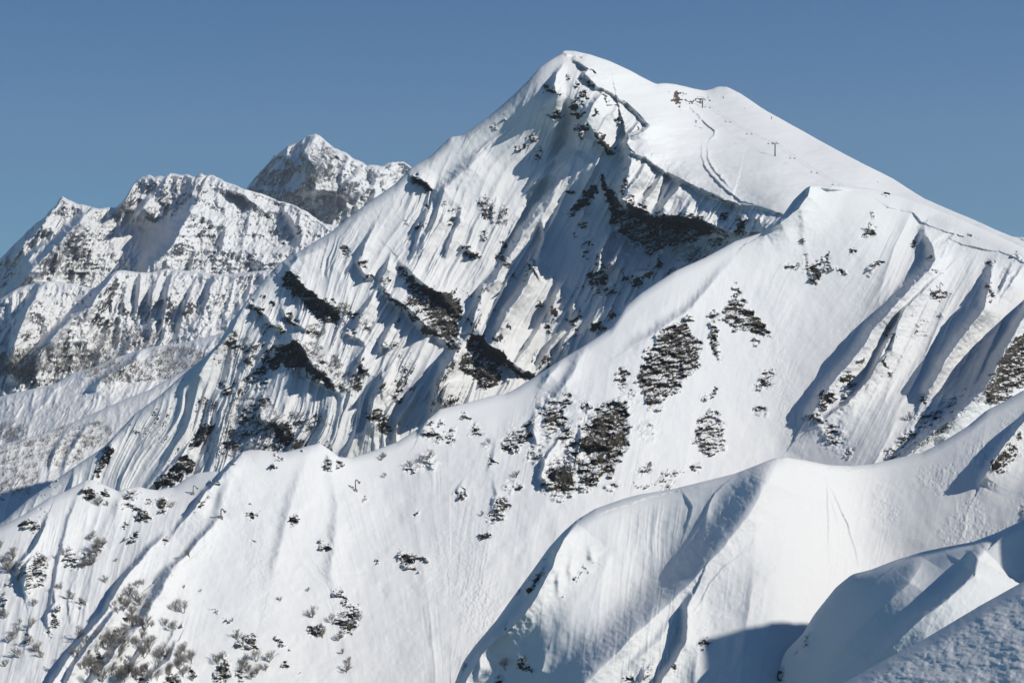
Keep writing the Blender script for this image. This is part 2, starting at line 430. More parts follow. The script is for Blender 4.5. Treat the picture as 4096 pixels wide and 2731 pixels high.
main_feat = [
    ('p', 8, 10, 80, [c + ((.5 if i < 4 or i > 21 else 1.),) for i, c in enumerate(CORN)]),
    # ribs
    ('p', 40, 26, 150, [(2508, 575, .3), (2522, 640, .7), (2510, 720, 1), (2485, 790, 1.1), (2540, 825, 1), (2620, 862, .8), (2730, 862, .75), (2830, 885, .7), (2900, 915, .5), (2990, 925, .3)]),
    ('z2', 9, 20, 60, [(1545, 430), (1460, 570), (1390, 680), (1365, 760), (1358, 850)]),
    ('A', 8, 20, 55, [(2030, 0), (1990, 60), (1900, 140), (1790, 230), (1650, 310), (1550, 400)]),
    ('A', 8, 16, 50, [(2000, 160), (1870, 330), (1760, 450), (1640, 580), (1570, 660), (1480, 790), (1380, 920), (1290, 1040), (1200, 1150)]),
    ('A', 9, 24, 60, [(1790, 480), (1690, 660), (1560, 800), (1440, 940), (1330, 1100), (1250, 1230), (1170, 1360), (1080, 1450)]),
    ('A', 7, 14, 30, [(1650, 760), (1640, 880), (1655, 1020), (1610, 1160), (1560, 1260)]),
    ('A', 7, 14, 50, [(520, 430), (480, 560), (440, 700), (390, 860), (330, 960), (220, 1130), (90, 1290)]),
    ('A', 8, 30, 120, [(980, 0), (800, 180), (620, 350), (500, 460), (380, 560)]),
    ('A', 8, 8, 25, [(140, 290), (230, 330), (310, 400), (380, 455)]),
    ('A', 5, 7, 25, [(690, 1080), (790, 1140), (840, 1200), (920, 1170)]),
    ('A', 4, 9, 25, [(1110, 540), (1060, 640), (1050, 800)]),
    ('A', 3.5, 9, 25, [(940, 490), (920, 600), (910, 700)]),
    ('A', 6, 12, 30, [(700, 640), (690, 820), (620, 940), (560, 1100), (520, 1250)]),
    ('A', 4, 9, 30, [(540, 640), (500, 760), (400, 950), (250, 1150)]),
    ('A', 5, 10, 30, [(300, 700), (200, 860), (260, 900)]),
    ('A', 5, 10, 30, [(1500, 1150), (1470, 1280), (1520, 1350)]),
    ('C', 17, 22, 60, [(1230, 0), (1180, 60), (1120, 130), (1060, 250), (970, 390), (860, 510), (830, 570), (760, 680), (700, 790)]),
    ('C', 10, 18, 50, [(850, 0), (800, 80), (760, 180), (620, 280), (580, 400), (530, 540), (500, 660), (450, 740)]),
    ('C', 8, 10, 40, [(860, 560), (800, 650), (720, 780), (690, 850)]),
    ('C', 9, 10, 30, [(1430, 240), (1380, 350), (1330, 500), (1270, 620)]),
    ('C', 7, 8, 24, [(1575, 400), (1545, 480), (1530, 590)]),
    ('C', 7, 8, 24, [(1800, 590), (1750, 640), (1740, 700)]),
    ('C', 7, 10, 35, [(1500, 670), (1400, 760), (1250, 960), (1150, 1130)]),
    ('C', 9, 12, 35, [(1240, 650), (1100, 830), (1000, 1000), (920, 1090)]),
    ('C', 6, 9, 25, [(1540, 690), (1450, 820), (1360, 1040)]),
    ('C', 10, 10, 40, [(345, 1240), (240, 1300), (190, 1420), (180, 1520)]),
    ('C', 26, 22, 60, [(390, 830), (350, 890), (290, 1000), (210, 1130), (160, 1280), (130, 1450), (60, 1620)]),
    ('C', 13, 18, 60, [(470, 750), (570, 750), (680, 860), (830, 940), (870, 1010), (960, 1080), (1170, 1180)]),
    ('C', 12, 9, 30, [(1120, 10), (1140, 60), (1170, 40)]),
    ('B', 12, 14, 34, [(1020, 270), (980, 350), (900, 450), (820, 560), (770, 640)]),
    ('B', 11, 14, 36, [(1190, 390), (1130, 480), (1060, 600), (1000, 660), (950, 720)]),
    ('B', 12, 14, 40, [(1395, 460), (1350, 540), (1250, 640), (1190, 730), (1120, 800)]),
    ('B', 8, 9, 26, [(1490, 670), (1430, 740), (1390, 830)]),
    ('B', 7, 9, 26, [(1610, 750), (1560, 820), (1530, 880)]),
    ('B', 8, 9, 26, [(2030, 760), (1990, 840), (1970, 920)]),
    ('B', 9, 9, 30, [(2200, 780), (2150, 830), (2110, 910)]),
    ('B', 9, 9, 40, [(2260, 770), (2200, 850), (2200, 990)]),
    ('B', 18, 14, 50, [(660, 980), (600, 1080), (540, 1180), (520, 1300), (490, 1420), (480, 1540)]),
    ('B', 17, 12, 50, [(800, 1070), (740, 1150), (700, 1230), (640, 1310), (580, 1420)]),
    ('B', 9, 9, 26, [(1170, 810), (1150, 900), (1160, 1050), (1180, 1180)]),
    ('B', 7, 9, 22, [(1270, 830), (1210, 900), (1220, 980)]),
    ('B', 9, 9, 30, [(1140, 1220), (1110, 1340), (1040, 1400), (900, 1420)]),
    ('B', 6, 10, 30, [(410, 680), (350, 800), (250, 970)]),
    ('z2', 9, 9, 34, [(1450, 690), (1500, 760), (1560, 820), (1610, 875)]),
    ('z2', 5, 8, 25, [(1780, 650), (1740, 700), (1700, 750)]),
    ('z2', 5, 8, 25, [(1650, 530), (1600, 600), (1550, 640)]),
    ('z2', 8, 14, 40, [(1275, 262), (1225, 330), (1210, 400), (1215, 470), (1160, 530)]),
    ('z2', 7, 12, 30, [(1275, 410), (1230, 480), (1180, 560)]),
    ('z2', 7, 14, 50, [(1290, 795), (1220, 880), (1150, 970), (1070, 1060), (1010, 1150)]),
    ('p', -18, 34, 60, [(2275, 270), (2262, 380), (2275, 480), (2235, 600), (2185, 720), (2120, 840), (2060, 940), (2000, 1030)]),
    # cliff bands
    ('D', 7, 16, 70, [(390, 180), (440, 250), (540, 350), (620, 430), (720, 490), (830, 560), (900, 640), (960, 720)]),
    ('D', 6, 16, 40, [(120, 420), (60, 560)]),
    ('D', 5, 9, 45, [(0, 560), (100, 620), (160, 680), (220, 770), (300, 830), (390, 870)]),
    ('D', 5, 10, 40, [(330, 590), (370, 680), (450, 750), (550, 800), (640, 850)]),
    ('D', 11, 20, 60, [(240, 1110), (350, 990), (440, 930), (540, 990), (600, 1120), (680, 1220), (780, 1290), (880, 1370)]),
    ('D', 6, 12, 60, [(560, 1230), (640, 1330), (760, 1390), (880, 1440), (960, 1530)]),
    ('D', 5, 10, 40, [(1170, 0), (1140, 100), (1170, 220), (1220, 270), (1300, 300)]),
    ('D', 12, 20, 60, [(1380, 370), (1480, 480), (1570, 540), (1660, 600), (1760, 700), (1870, 820), (1960, 860), (2091, 980)]),
    ('D', 10, 18, 60, [(1560, 100), (1640, 180), (1700, 240), (1770, 310), (1880, 390), (1990, 430), (2091, 560), (2180, 640)]),
    ('D', 8, 10, 30, [(1480, 50), (1430, 190), (1370, 300)]),
    ('D', 8, 12, 40, [(1310, 430), (1250, 560), (1160, 700), (1120, 820)]),
    ('D', 6, 12, 45, [(1240, 980), (1170, 1100), (1140, 1220), (1040, 1370)]),
    ('D', 6, 12, 45, [(1500, 1190), (1400, 1290), (1370, 1400), (1400, 1530)]),
    ('D', 6, 12, 45, [(1580, 690), (1470, 830), (1390, 960), (1380, 1100)]),
    ('D', 6, 8, 30, [(1390, 980), (1460, 1030), (1540, 990)]),
    ('D', 5, 8, 30, [(1140, 1180), (1180, 1240), (1260, 1290)]),
    ('D', 4, 8, 30, [(960, 850), (1050, 900), (1140, 920), (1200, 990)]),
    ('D', 6, 18, 60, [(760, 0), (500, 90), (420, 170), (300, 280)]),
    ('D', 5, 8, 26, [(160, 200), (50, 330), (50, 400)]),
    ('z4', 7, 14, 60, [(200, 1240), (300, 1290), (400, 1400)]),
    ('z4', 9, 14, 40, [(960, 960), (900, 1050), (850, 1150), (830, 1260), (800, 1330)]),
    ('z4', 7, 16, 80, [(1010, 1120), (900, 1240), (780, 1340), (660, 1460)]),
    ('z4', 7, 12, 60, [(200, 470), (110, 600), (40, 740), (-60, 860)]),
    ('z4', 7, 12, 60, [(60, 740), (-60, 860), (-160, 1000), (-250, 1100)]),
    ('z4', 6, 12, 60, [(1180, 0), (1150, 90), (1100, 240), (1060, 330)]),
    ('z4', 6, 12, 50, [(860, 130), (800, 260), (770, 380)]),
    ('z4', 7, 12, 50, [(220, 1130), (200, 1230), (250, 1330)]),
    ('z6', 5, 12, 60, [(1160, 100), (1130, 160), (1000, 300), (930, 390)]),
    ('z6', 4, 12, 60, [(720, 20), (660, 130), (580, 300)]),
    ('z6', 3, 5, 20, [(1290, 30), (1210, 90), (1150, 150)]),
    # groomed road and track banks on the plateau
    ('z3', 6, 4, 18, [(70, 345), (130, 410), (200, 480), (262, 545), (255, 590), (225, 620)]),
    ('z3', 4, 4, 14, [(180, 640), (178, 720), (215, 800), (290, 885), (370, 955), (450, 1010), (560, 1048)]),
    ('z3', 4, 4, 14, [(222, 640), (218, 720), (250, 790), (320, 870), (400, 950)]),
    ('z3', 1.8, 5, 20, [(150, 625), (180, 640)]),
    ('z3', .7, 4, 40, [(1240, 860), (1500, 930), (1600, 1000), (1750, 1060)]),
]
main_rocks = [
    ('b', 'z2', 1300, 350, 18, 14), ('b', 'z2', 1362, 400, 26, 34, 30), ('b', 'z2', 1410, 465, 34, 26), ('b', 'z2', 1345, 500, 30, 18), ('b', 'z2', 1395, 540, 22, 20),
    ('b', 'z2', 1325, 550, 34, 30), ('b', 'z2', 1355, 605, 34, 22), ('b', 'z2', 1220, 608, 50, 30, 20), ('b', 'z2', 1190, 442, 46, 18, 15), ('b', 'z2', 1158, 415, 22, 14),
    ('b', 'z2', 1450, 400, 40, 14, 20), ('b', 'z2', 1545, 490, 40, 14, 15), ('b', 'z2', 1600, 525, 34, 14, 30), ('b', 'z2', 1635, 640, 18, 22), ('b', 'z2', 1385, 700, 32, 60, 20, .75),
    ('b', 'z2', 1470, 590, 16, 30), ('b', 'z2', 1765, 690, 26, 12, 60),
    ('p', 'z2', [(1470, 690), (1520, 740), (1570, 800), (1620, 865), (1590, 880), (1530, 820), (1480, 750)], 5),
    ('b', 'z2', 870, 630, 20, 14, 0, .8), ('b', 'z2', 970, 815, 46, 12, -12), ('b', 'z2', 1040, 765, 40, 20, 0, .6), ('b', 'z2', 1100, 880, 40, 70, 20, .62), ('b', 'z2', 820, 680, 24, 40, 0, .5),
    ('p', 'A', [(130, 290), (240, 280), (320, 350), (390, 450), (300, 470), (230, 420), (150, 390)], 6),
    ('b', 'A', 1000, 660, 80, 160, -25, .62), ('b', 'A', 1160, 760, 70, 160, 10, .64), ('b', 'A', 980, 980, 50, 70, 0, .72), ('b', 'A', 750, 1100, 60, 30, 20), ('b', 'A', 850, 1195, 80, 45, 10, .9),
    ('b', 'A', 710, 680, 30, 60, 0, .6), ('b', 'A', 1060, 820, 20, 16), ('b', 'A', 210, 870, 50, 34, 20, .9), ('b', 'A', 470, 620, 50, 40, 0, .66), ('b', 'A', 610, 720, 60, 60, 0, .7),
    ('b', 'A', 320, 640, 30, 30), ('b', 'A', 1190, 1090, 40, 60, -20, .9), ('b', 'A', 1165, 1250, 70, 120, 0, .8), ('b', 'A', 1510, 1310, 55, 60, 30, .95), ('b', 'A', 1930, 440, 50, 50, 0, .8),
    ('b', 'A', 2070, 620, 70, 160, 40, 1), ('b', 'A', 2090, 880, 60, 50, 0, .85), ('b', 'A', 2130, 1100, 90, 200, 10, .62), ('b', 'A', 1970, 990, 20, 35), ('b', 'A', 1600, 1370, 60, 30, 0, .6),
    ('b', 'A', 100, 800, 60, 60, 0, .55), ('b', 'A', 580, 820, 60, 90, 0, .6),
    ('p', 'B', [(520, 380), (620, 520), (700, 650), (720, 760), (780, 900), (700, 900), (620, 880), (600, 700), (540, 600)], 8),
    ('b', 'B', 320, 680, 50, 130, 35), ('b', 'B', 430, 540, 50, 60, 0, .8), ('b', 'B', 350, 930, 40, 50, 0, .8), ('b', 'B', 770, 470, 60, 110, 25, .8),
    ('b', 'B', 700, 620, 40, 60, 0, .6), ('b', 'B', 740, 340, 30, 30, 0, .6),
    ('p', 'B', [(800, 640), (880, 680), (1000, 700), (1020, 790), (1120, 780), (1170, 760), (1420, 800), (1500, 760), (1640, 860), (1720, 840), (1700, 960), (1560, 1080), (1420, 1180), (1300, 1170),
                (1200, 1130), (1150, 1240), (1020, 1260), (900, 1180), (820, 1080), (640, 960), (700, 860), (790, 800)], 26, .84),
    ('b', 'B', 1060, 830, 60, 50), ('b', 'B', 860, 690, 60, 60, 0, .95), ('b', 'B', 1340, 850, 90, 60, 0, .95), ('b', 'B', 1280, 1080, 90, 70, 0, 1), ('b', 'B', 740, 840, 70, 90, 30, .95),
    ('b', 'B', 1560, 1000, 130, 60, -30, .85), ('b', 'B', 1070, 1200, 60, 60, 0, .8), ('b', 'B', 1840, 820, 60, 55, 0, .85), ('b', 'B', 1980, 920, 80, 110, 0, .85), ('b', 'B', 1740, 1100, 110, 90, 0, .72),
    ('b', 'B', 1500, 1250, 160, 80, -20, .68), ('b', 'B', 1300, 1390, 160, 70, -20, .7), ('b', 'B', 1140, 1330, 40, 60, 20, .9), ('b', 'B', 920, 1500, 60, 50, 0, 1), ('b', 'B', 470, 1480, 70, 100, 0, .85),
    ('b', 'B', 540, 1360, 40, 80, 0, .7), ('b', 'B', 820, 1470, 70, 100, 0, .66), ('b', 'B', 390, 1180, 60, 120, 10, .62), ('b', 'B', 680, 1020, 50, 60, 0, .75), ('b', 'B', 1170, 900, 40, 120, 0, .55),
    ('p', 'C', [(0, 220), (150, 280), (280, 350), (400, 480), (420, 600), (350, 700), (380, 830), (310, 960), (180, 840), (100, 770), (0, 740)], 14),
    ('p', 'C', [(460, 730), (600, 780), (720, 880), (830, 940), (870, 1010), (960, 1080), (1170, 1180), (1060, 1250), (960, 1180), (860, 1090), (760, 1050), (800, 1160), (700, 1350), (590, 1340),
                (500, 1200), (380, 1150), (350, 1020), (400, 900)], 14, .95),
    ('b', 'C', 240, 1120, 40, 200, 22, .7), ('b', 'C', 290, 1440, 110, 60, 10, .72), ('b', 'C', 870, 1230, 40, 90, 10, .6), ('b', 'C', 880, 670, 40, 25, 0, .9), ('b', 'C', 1350, 520, 40, 70, 10, .85),
    ('b', 'C', 1600, 530, 40, 60, 0, .62), ('b', 'C', 1550, 620, 60, 40), ('b', 'C', 1790, 680, 80, 60), ('b', 'C', 1190, 430, 40, 20, 20), ('b', 'C', 1180, 90, 40, 30, 0, .7), ('b', 'C', 1850, 130, 80, 180, 0, .7),
    ('b', 'C', 1900, 300, 130, 70, 0, .8), ('b', 'C', 930, 130, 40, 60, 0, .6), ('b', 'C', 720, 500, 80, 20, -10, .6), ('b', 'C', 1450, 380, 50, 40, 0, .62), ('b', 'C', 1300, 680, 60, 40, 20, .7),
    ('b', 'C', 1600, 740, 70, 80, 0, .6), ('b', 'C', 1980, 500, 60, 60, 0, .7), ('b', 'C', 350, 400, 60, 60, 0, .62),
    ('p', 'D', [(370, 200), (430, 200), (540, 330), (700, 470), (850, 540), (960, 620), (950, 720), (910, 815), (780, 760), (700, 680), (600, 620), (500, 540), (410, 440), (350, 380)], 12, .92),
    ('b', 'D', 1080, 660, 90, 80, 0, .68), ('b', 'D', 680, 840, 90, 60, 20, .68), ('b', 'D', 440, 730, 90, 36, 35, .9), ('b', 'D', 90, 640, 80, 24, 40, .9), ('b', 'D', 280, 820, 110, 24, 25, .95), ('b', 'D', 20, 580, 34, 26),
    ('b', 'D', 230, 560, 26, 40), ('b', 'D', 160, 500, 30, 40, 0, .8), ('b', 'D', 230, 210, 80, 90, -40, .66), ('b', 'D', 70, 360, 26, 50, 0, .9), ('b', 'D', 370, 330, 30, 60, 0, .85),
    ('p', 'D', [(400, 960), (470, 920), (540, 1000), (590, 1080), (585, 1250), (430, 1230), (370, 1200), (160, 1270), (180, 1180), (250, 1090)], 10, 1.),
    ('p', 'D', [(580, 1000), (720, 1060), (860, 1150), (960, 1230), (930, 1330), (860, 1300), (700, 1230), (600, 1130)], 24, .66),
    ('p', 'D', [(580, 1170), (700, 1230), (860, 1340), (900, 1400), (870, 1450), (740, 1400), (640, 1340), (580, 1270)], 12, .95),
    ('b', 'D', 960, 1440, 60, 50, 0, .8), ('b', 'D', 1100, 1400, 70, 110, 0, .7), ('b', 'D', 1380, 1420, 50, 80, 0, .7), ('b', 'D', 1195, 150, 34, 60, 0, .85), ('b', 'D', 1240, 275, 60, 26, 10), ('b', 'D', 1360, 310, 40, 26, 0, .8),
    ('p', 'D', [(1370, 370), (1480, 470), (1590, 560), (1660, 620), (1600, 600), (1500, 540), (1400, 450)], 6),
    ('p', 'D', [(1560, 150), (1640, 200), (1760, 330), (1900, 420), (2091, 450), (2091, 1040), (1900, 890), (1780, 760), (1680, 640), (1600, 560), (1650, 440), (1600, 300), (1500, 290)], 20, .84),
    ('b', 'D', 1480, 980, 80, 32, -5, .95), ('b', 'D', 1190, 1215, 80, 30, 35, .95), ('b', 'D', 1050, 865, 80, 24, 25, .95), ('b', 'D', 1000, 20, 60, 50, 30, .8), ('b', 'D', 1300, 960, 90, 50, 0, .6), ('b', 'D', 1200, 790, 50, 60, 0, .7),
    ('b', 'D', 1440, 330, 40, 60, 0, .66), ('b', 'D', 300, 1010, 90, 60, -30, .75), ('b', 'D', 60, 1030, 90, 60, 0, .62), ('b', 'D', 100, 1330, 120, 200, 0, .62), ('b', 'D', 200, 1050, 60, 90, 0, .66), ('b', 'D', 1510, 1490, 40, 30, 0, .8),
    ('b', 'z4', 50, 820, 60, 90, -30, .66), ('b', 'z4', 130, 900, 50, 80, 0, .66), ('b', 'z4', 220, 1150, 50, 40, 0, .9), ('p', 'z4', [(200, 1250), (260, 1240), (390, 1290), (400, 1390), (340, 1400), (270, 1310)], 14, 1.),
    ('b', 'z4', 450, 1260, 140, 60, 0, .62), ('b', 'z4', 780, 960, 60, 30, 20, .7), ('b', 'z4', 870, 1240, 70, 34, 10, 1.), ('b', 'z4', 160, 1270, 130, 180, 0, .6), ('b', 'z4', 980, 1110, 40, 40, 0, .8), ('b', 'z4', 20, 1080, 50, 50, 0, .8),
    ('b', 'z4', 40, 1390, 70, 20, -30, .95), ('b', 'z4', 300, 1390, 120, 50, 0, .6),
    ('p', 'z6', [(1200, 0), (1310, 0), (1290, 40), (1200, 140), (1140, 150), (1130, 130), (1190, 60)], 6, 1.),
    ('p', 'z6', [(1140, 170), (1190, 240), (1150, 290), (1060, 370), (940, 400), (930, 380), (1020, 280), (1100, 200)], 6, 1.),
    ('p', 'z6', [(640, 130), (690, 120), (670, 220), (600, 310), (580, 300), (610, 200)], 5, .9), ('b', 'z6', 1410, 100, 50, 14, -30, .95), ('b', 'z6', 1440, 60, 120, 60, 0, .6),
    ('b', 'z6', 330, 320, 20, 40, 20, .9), ('b', 'z6', 290, 370, 14, 10), ('b', 'z6', 1690, 150, 60, 16, -20, .8),
    # plateau: earth and stones
    ('p', 'z3', [(-6, 280), (34, 296), (40, 345), (24, 400), (0, 385), (-26, 335)], 4, 1.15),
    ('b', 'z3', 100, 345, 60, 8, 0, 1.2), ('b', 'z3', 60, 300, 40, 8, 20, .9), ('b', 'z3', -55, 262, 40, 8, 25, .8), ('b', 'z3', 200, 288, 22, 5, 5, .7),
    ('b', 'z3', 150, 515, 14, 44, -35, .95), ('b', 'z3', 60, 440, 80, 4, 48, .85), ('b', 'z3', 410, 650, 12, 22, 10, .8), ('b', 'z3', 375, 258, 40, 4, 20, .8), ('b', 'z3', 560, 350, 80, 3.5, 40, .9),
    ('b', 'z3', 1430, 968, 32, 14, 15, 1), ('b', 'z3', -150, 250, 150, 4, 45, .66), ('b', 'z3', -160, 170, 110, 4, 28, .8), ('b', 'z3', 690, 1085, 50, 4, 22, .8),
]


def main_detail(u, v, wu, wv, D, off, rock, dvc):
    cd, cs, _ = pdist(u, v, CF)
    plat = ((cs < 0) & (u > 2230)).astype(np.float32) * sst(2230, 2300, u)
    plat = np.maximum(plat, sst(3120, 3160, u))
    face = 1 - plat
    main_detail.plat = plat
    lean = np.clip(.30 + .24 * (u - 500) / 1700, .2, .6) + .10 * fbm(u / 300., v / 500., 2, 10)
    warp = 34 * fbm(u / 230, v / 380, 3, 1)
    c = u + lean * (v - 1000) + warp
    al = v + .2 * u
    up = sst(900, 1250, v + .5 * (u - 1500))
    big = (ridged(c / 150., al / 900., 3, 2) - .5) * (5.5 + 6 * up)
    med = (ridged(c / 52., al / 420., 3, 5) - .45) * (1.8 + 4.6 * up)
    mod = sst(-.12, .38, fbm(u / 170., v / 170., 3, 8))
    flu = (ridged((c + 6 * fbm(u / 40, v / 60, 2, 9)) / 16., al / 180., 2, 7) - .5) * 3.2 * (.08 + 1.15 * mod * (.5 + vn(u / 70., v / 90., 3)))
    fin = fbm(u / 13., v / 18., 3, 4) * .35
    smooth = np.clip(1 - sst(0, 140, dvc) * 1.0, 0, 1)       # near the skyline the snow lies smooth
    cal = 1 - .75 * np.clip(np.exp(-((u - 2330) / 150) ** 2 - ((v - 960) / 230) ** 2) + np.exp(-((u - 2240) / 75) ** 2 - ((v - 500) / 260) ** 2), 0, 1)
    flu = flu * cal; med = med * cal; big = big * cal
    d = face * (big * (1 - .6 * smooth) + med * (1 - .8 * smooth) + flu * (1 - .8 * smooth) + fin)
    rr = sst(.3, .8, rock)
    d = d + face * rr * (fbm(u / 30. + v / 60., v / 20., 5, 3, .64) * 9)
    # pillows and drifts on the plateau
    d = d + plat * (fbm(u / 160., v / 60., 4, 1) * 6.0 + fbm(u / 34., v / 10., 3, 6) * 1.0)
    # rock also shows on the steep fronts of ribs
    g = np.gradient(off + d * .8, axis=1) / 3.0
    steep = sst(.28, .8, g) * face * sst(950, 1300, v + .35 * (u - 1500)) * sst(.0, .5, fbm(u / 120., v / 120., 3, 10) + .25)
    rock = np.maximum(rock, .62 * steep)
    rock = np.maximum(rock, .6 * face * sst(1000, 1400, v + .2 * (u - 1500)) * sst(-.08, .3, fbm(u / 90., v / 90., 4, 11)))
    return d.astype(np.float32), rock.astype(np.float32)


def main_earth(e, u, v):
    for x, y, rx, ry, a in ((0, 330, 45, 70, 0), (100, 345, 80, 18, 0), (150, 515, 30, 60, -35), (60, 440, 110, 14, 48), (410, 650, 20, 30, 0)):
        x0, y0, s = FR['z3']
        blob(e, u, v, x0 + x * s, y0 + y * s, rx * s, ry * s, a, 1.)


sheet('main_mountain', main_crest, -360, 4450, 3, [(-400, 2900), (900, 2500), (1500, 2100), (2600, 1900), (3100, 1250), (4500, 1400)], main_base, main_feat, main_rocks,
      main_detail, M_main, sm=9, cn=1.5, rnd=([(0, 8), (800, 8), (1500, 14), (2200, 10), (2300, 22), (4096, 22)], [(0, 40), (2200, 50), (2300, 60), (4096, 60)]), back=420, fs=1.8, earth=main_earth, dv=3.2)

# --- middle ridge
mid_crest = [(-600, 2300), (0, 2108), (99, 2055), (197, 1989), (263, 1963), (342, 1920), (368, 1917), (421, 1943), (473, 1966), (500, 1953), (559, 1945), (579, 1953), (631, 1960), (697, 1947), (737, 1917),
             (789, 1891), (855, 1884), (881, 1887), (921, 1841), (942, 1829), (968, 1806), (998, 1799), (1040, 1798), (1089, 1810), (1146, 1807), (1237, 1782), (1279, 1772), (1321, 1800), (1356, 1828), (1405, 1831), (1461, 1814),
             (1587, 1768), (1665, 1719), (1728, 1663), (1756, 1637), (1882, 1607), (1980, 1580), (2022, 1575), (2057, 1558), (2149, 1501), (2233, 1445), (2338, 1382), (2443, 1312), (2500, 1228), (2560, 1175),
             (2700, 1084), (2819, 1031), (2908, 983), (2937, 966), (3050, 930), (3086, 909), (3133, 859), (3175, 799), (3228, 749), (3252, 741), (3323, 741), (3400, 745), (3471, 752), (3560, 772), (3690, 816), (3830, 872),
             (3964, 932), (4096, 992), (4600, 1230)]
mid_base = rbf([(-500, 2250, 790), (0, 2108, 800), (370, 1917, 830), (700, 1945, 850), (998, 1799, 870), (1280, 1775, 890), (1405, 1831, 900), (1756, 1637, 950), (2057, 1558, 985), (2443, 1312, 1030), (2700, 1084, 1075),
                (2937, 966, 1110), (3228, 749, 1160), (3560, 775, 1190), (4096, 992, 1160), (4500, 1200, 1130),
                (3300, 1100, 1115), (3500, 900, 1150), (3700, 1000, 1150), (4050, 1100, 1120), (3200, 1500, 1050), (3100, 1800, 1000), (3500, 1800, 980), (4000, 1500, 1040), (4400, 1700, 990),
                (2700, 1500, 1015), (2700, 1900, 950), (2300, 1700, 955), (2238, 2100, 885), (1900, 2000, 890), (1632, 2235, 845), (1800, 2731, 770), (2300, 2700, 800),
                (1415, 1935, 885), (1400, 2400, 810), (1400, 2731, 760), (1000, 2100, 828), (1000, 2731, 735), (650, 2200, 800), (600, 2731, 715), (200, 2400, 760), (100, 2731, 705), (400, 2100, 812), (-400, 2731, 690)])
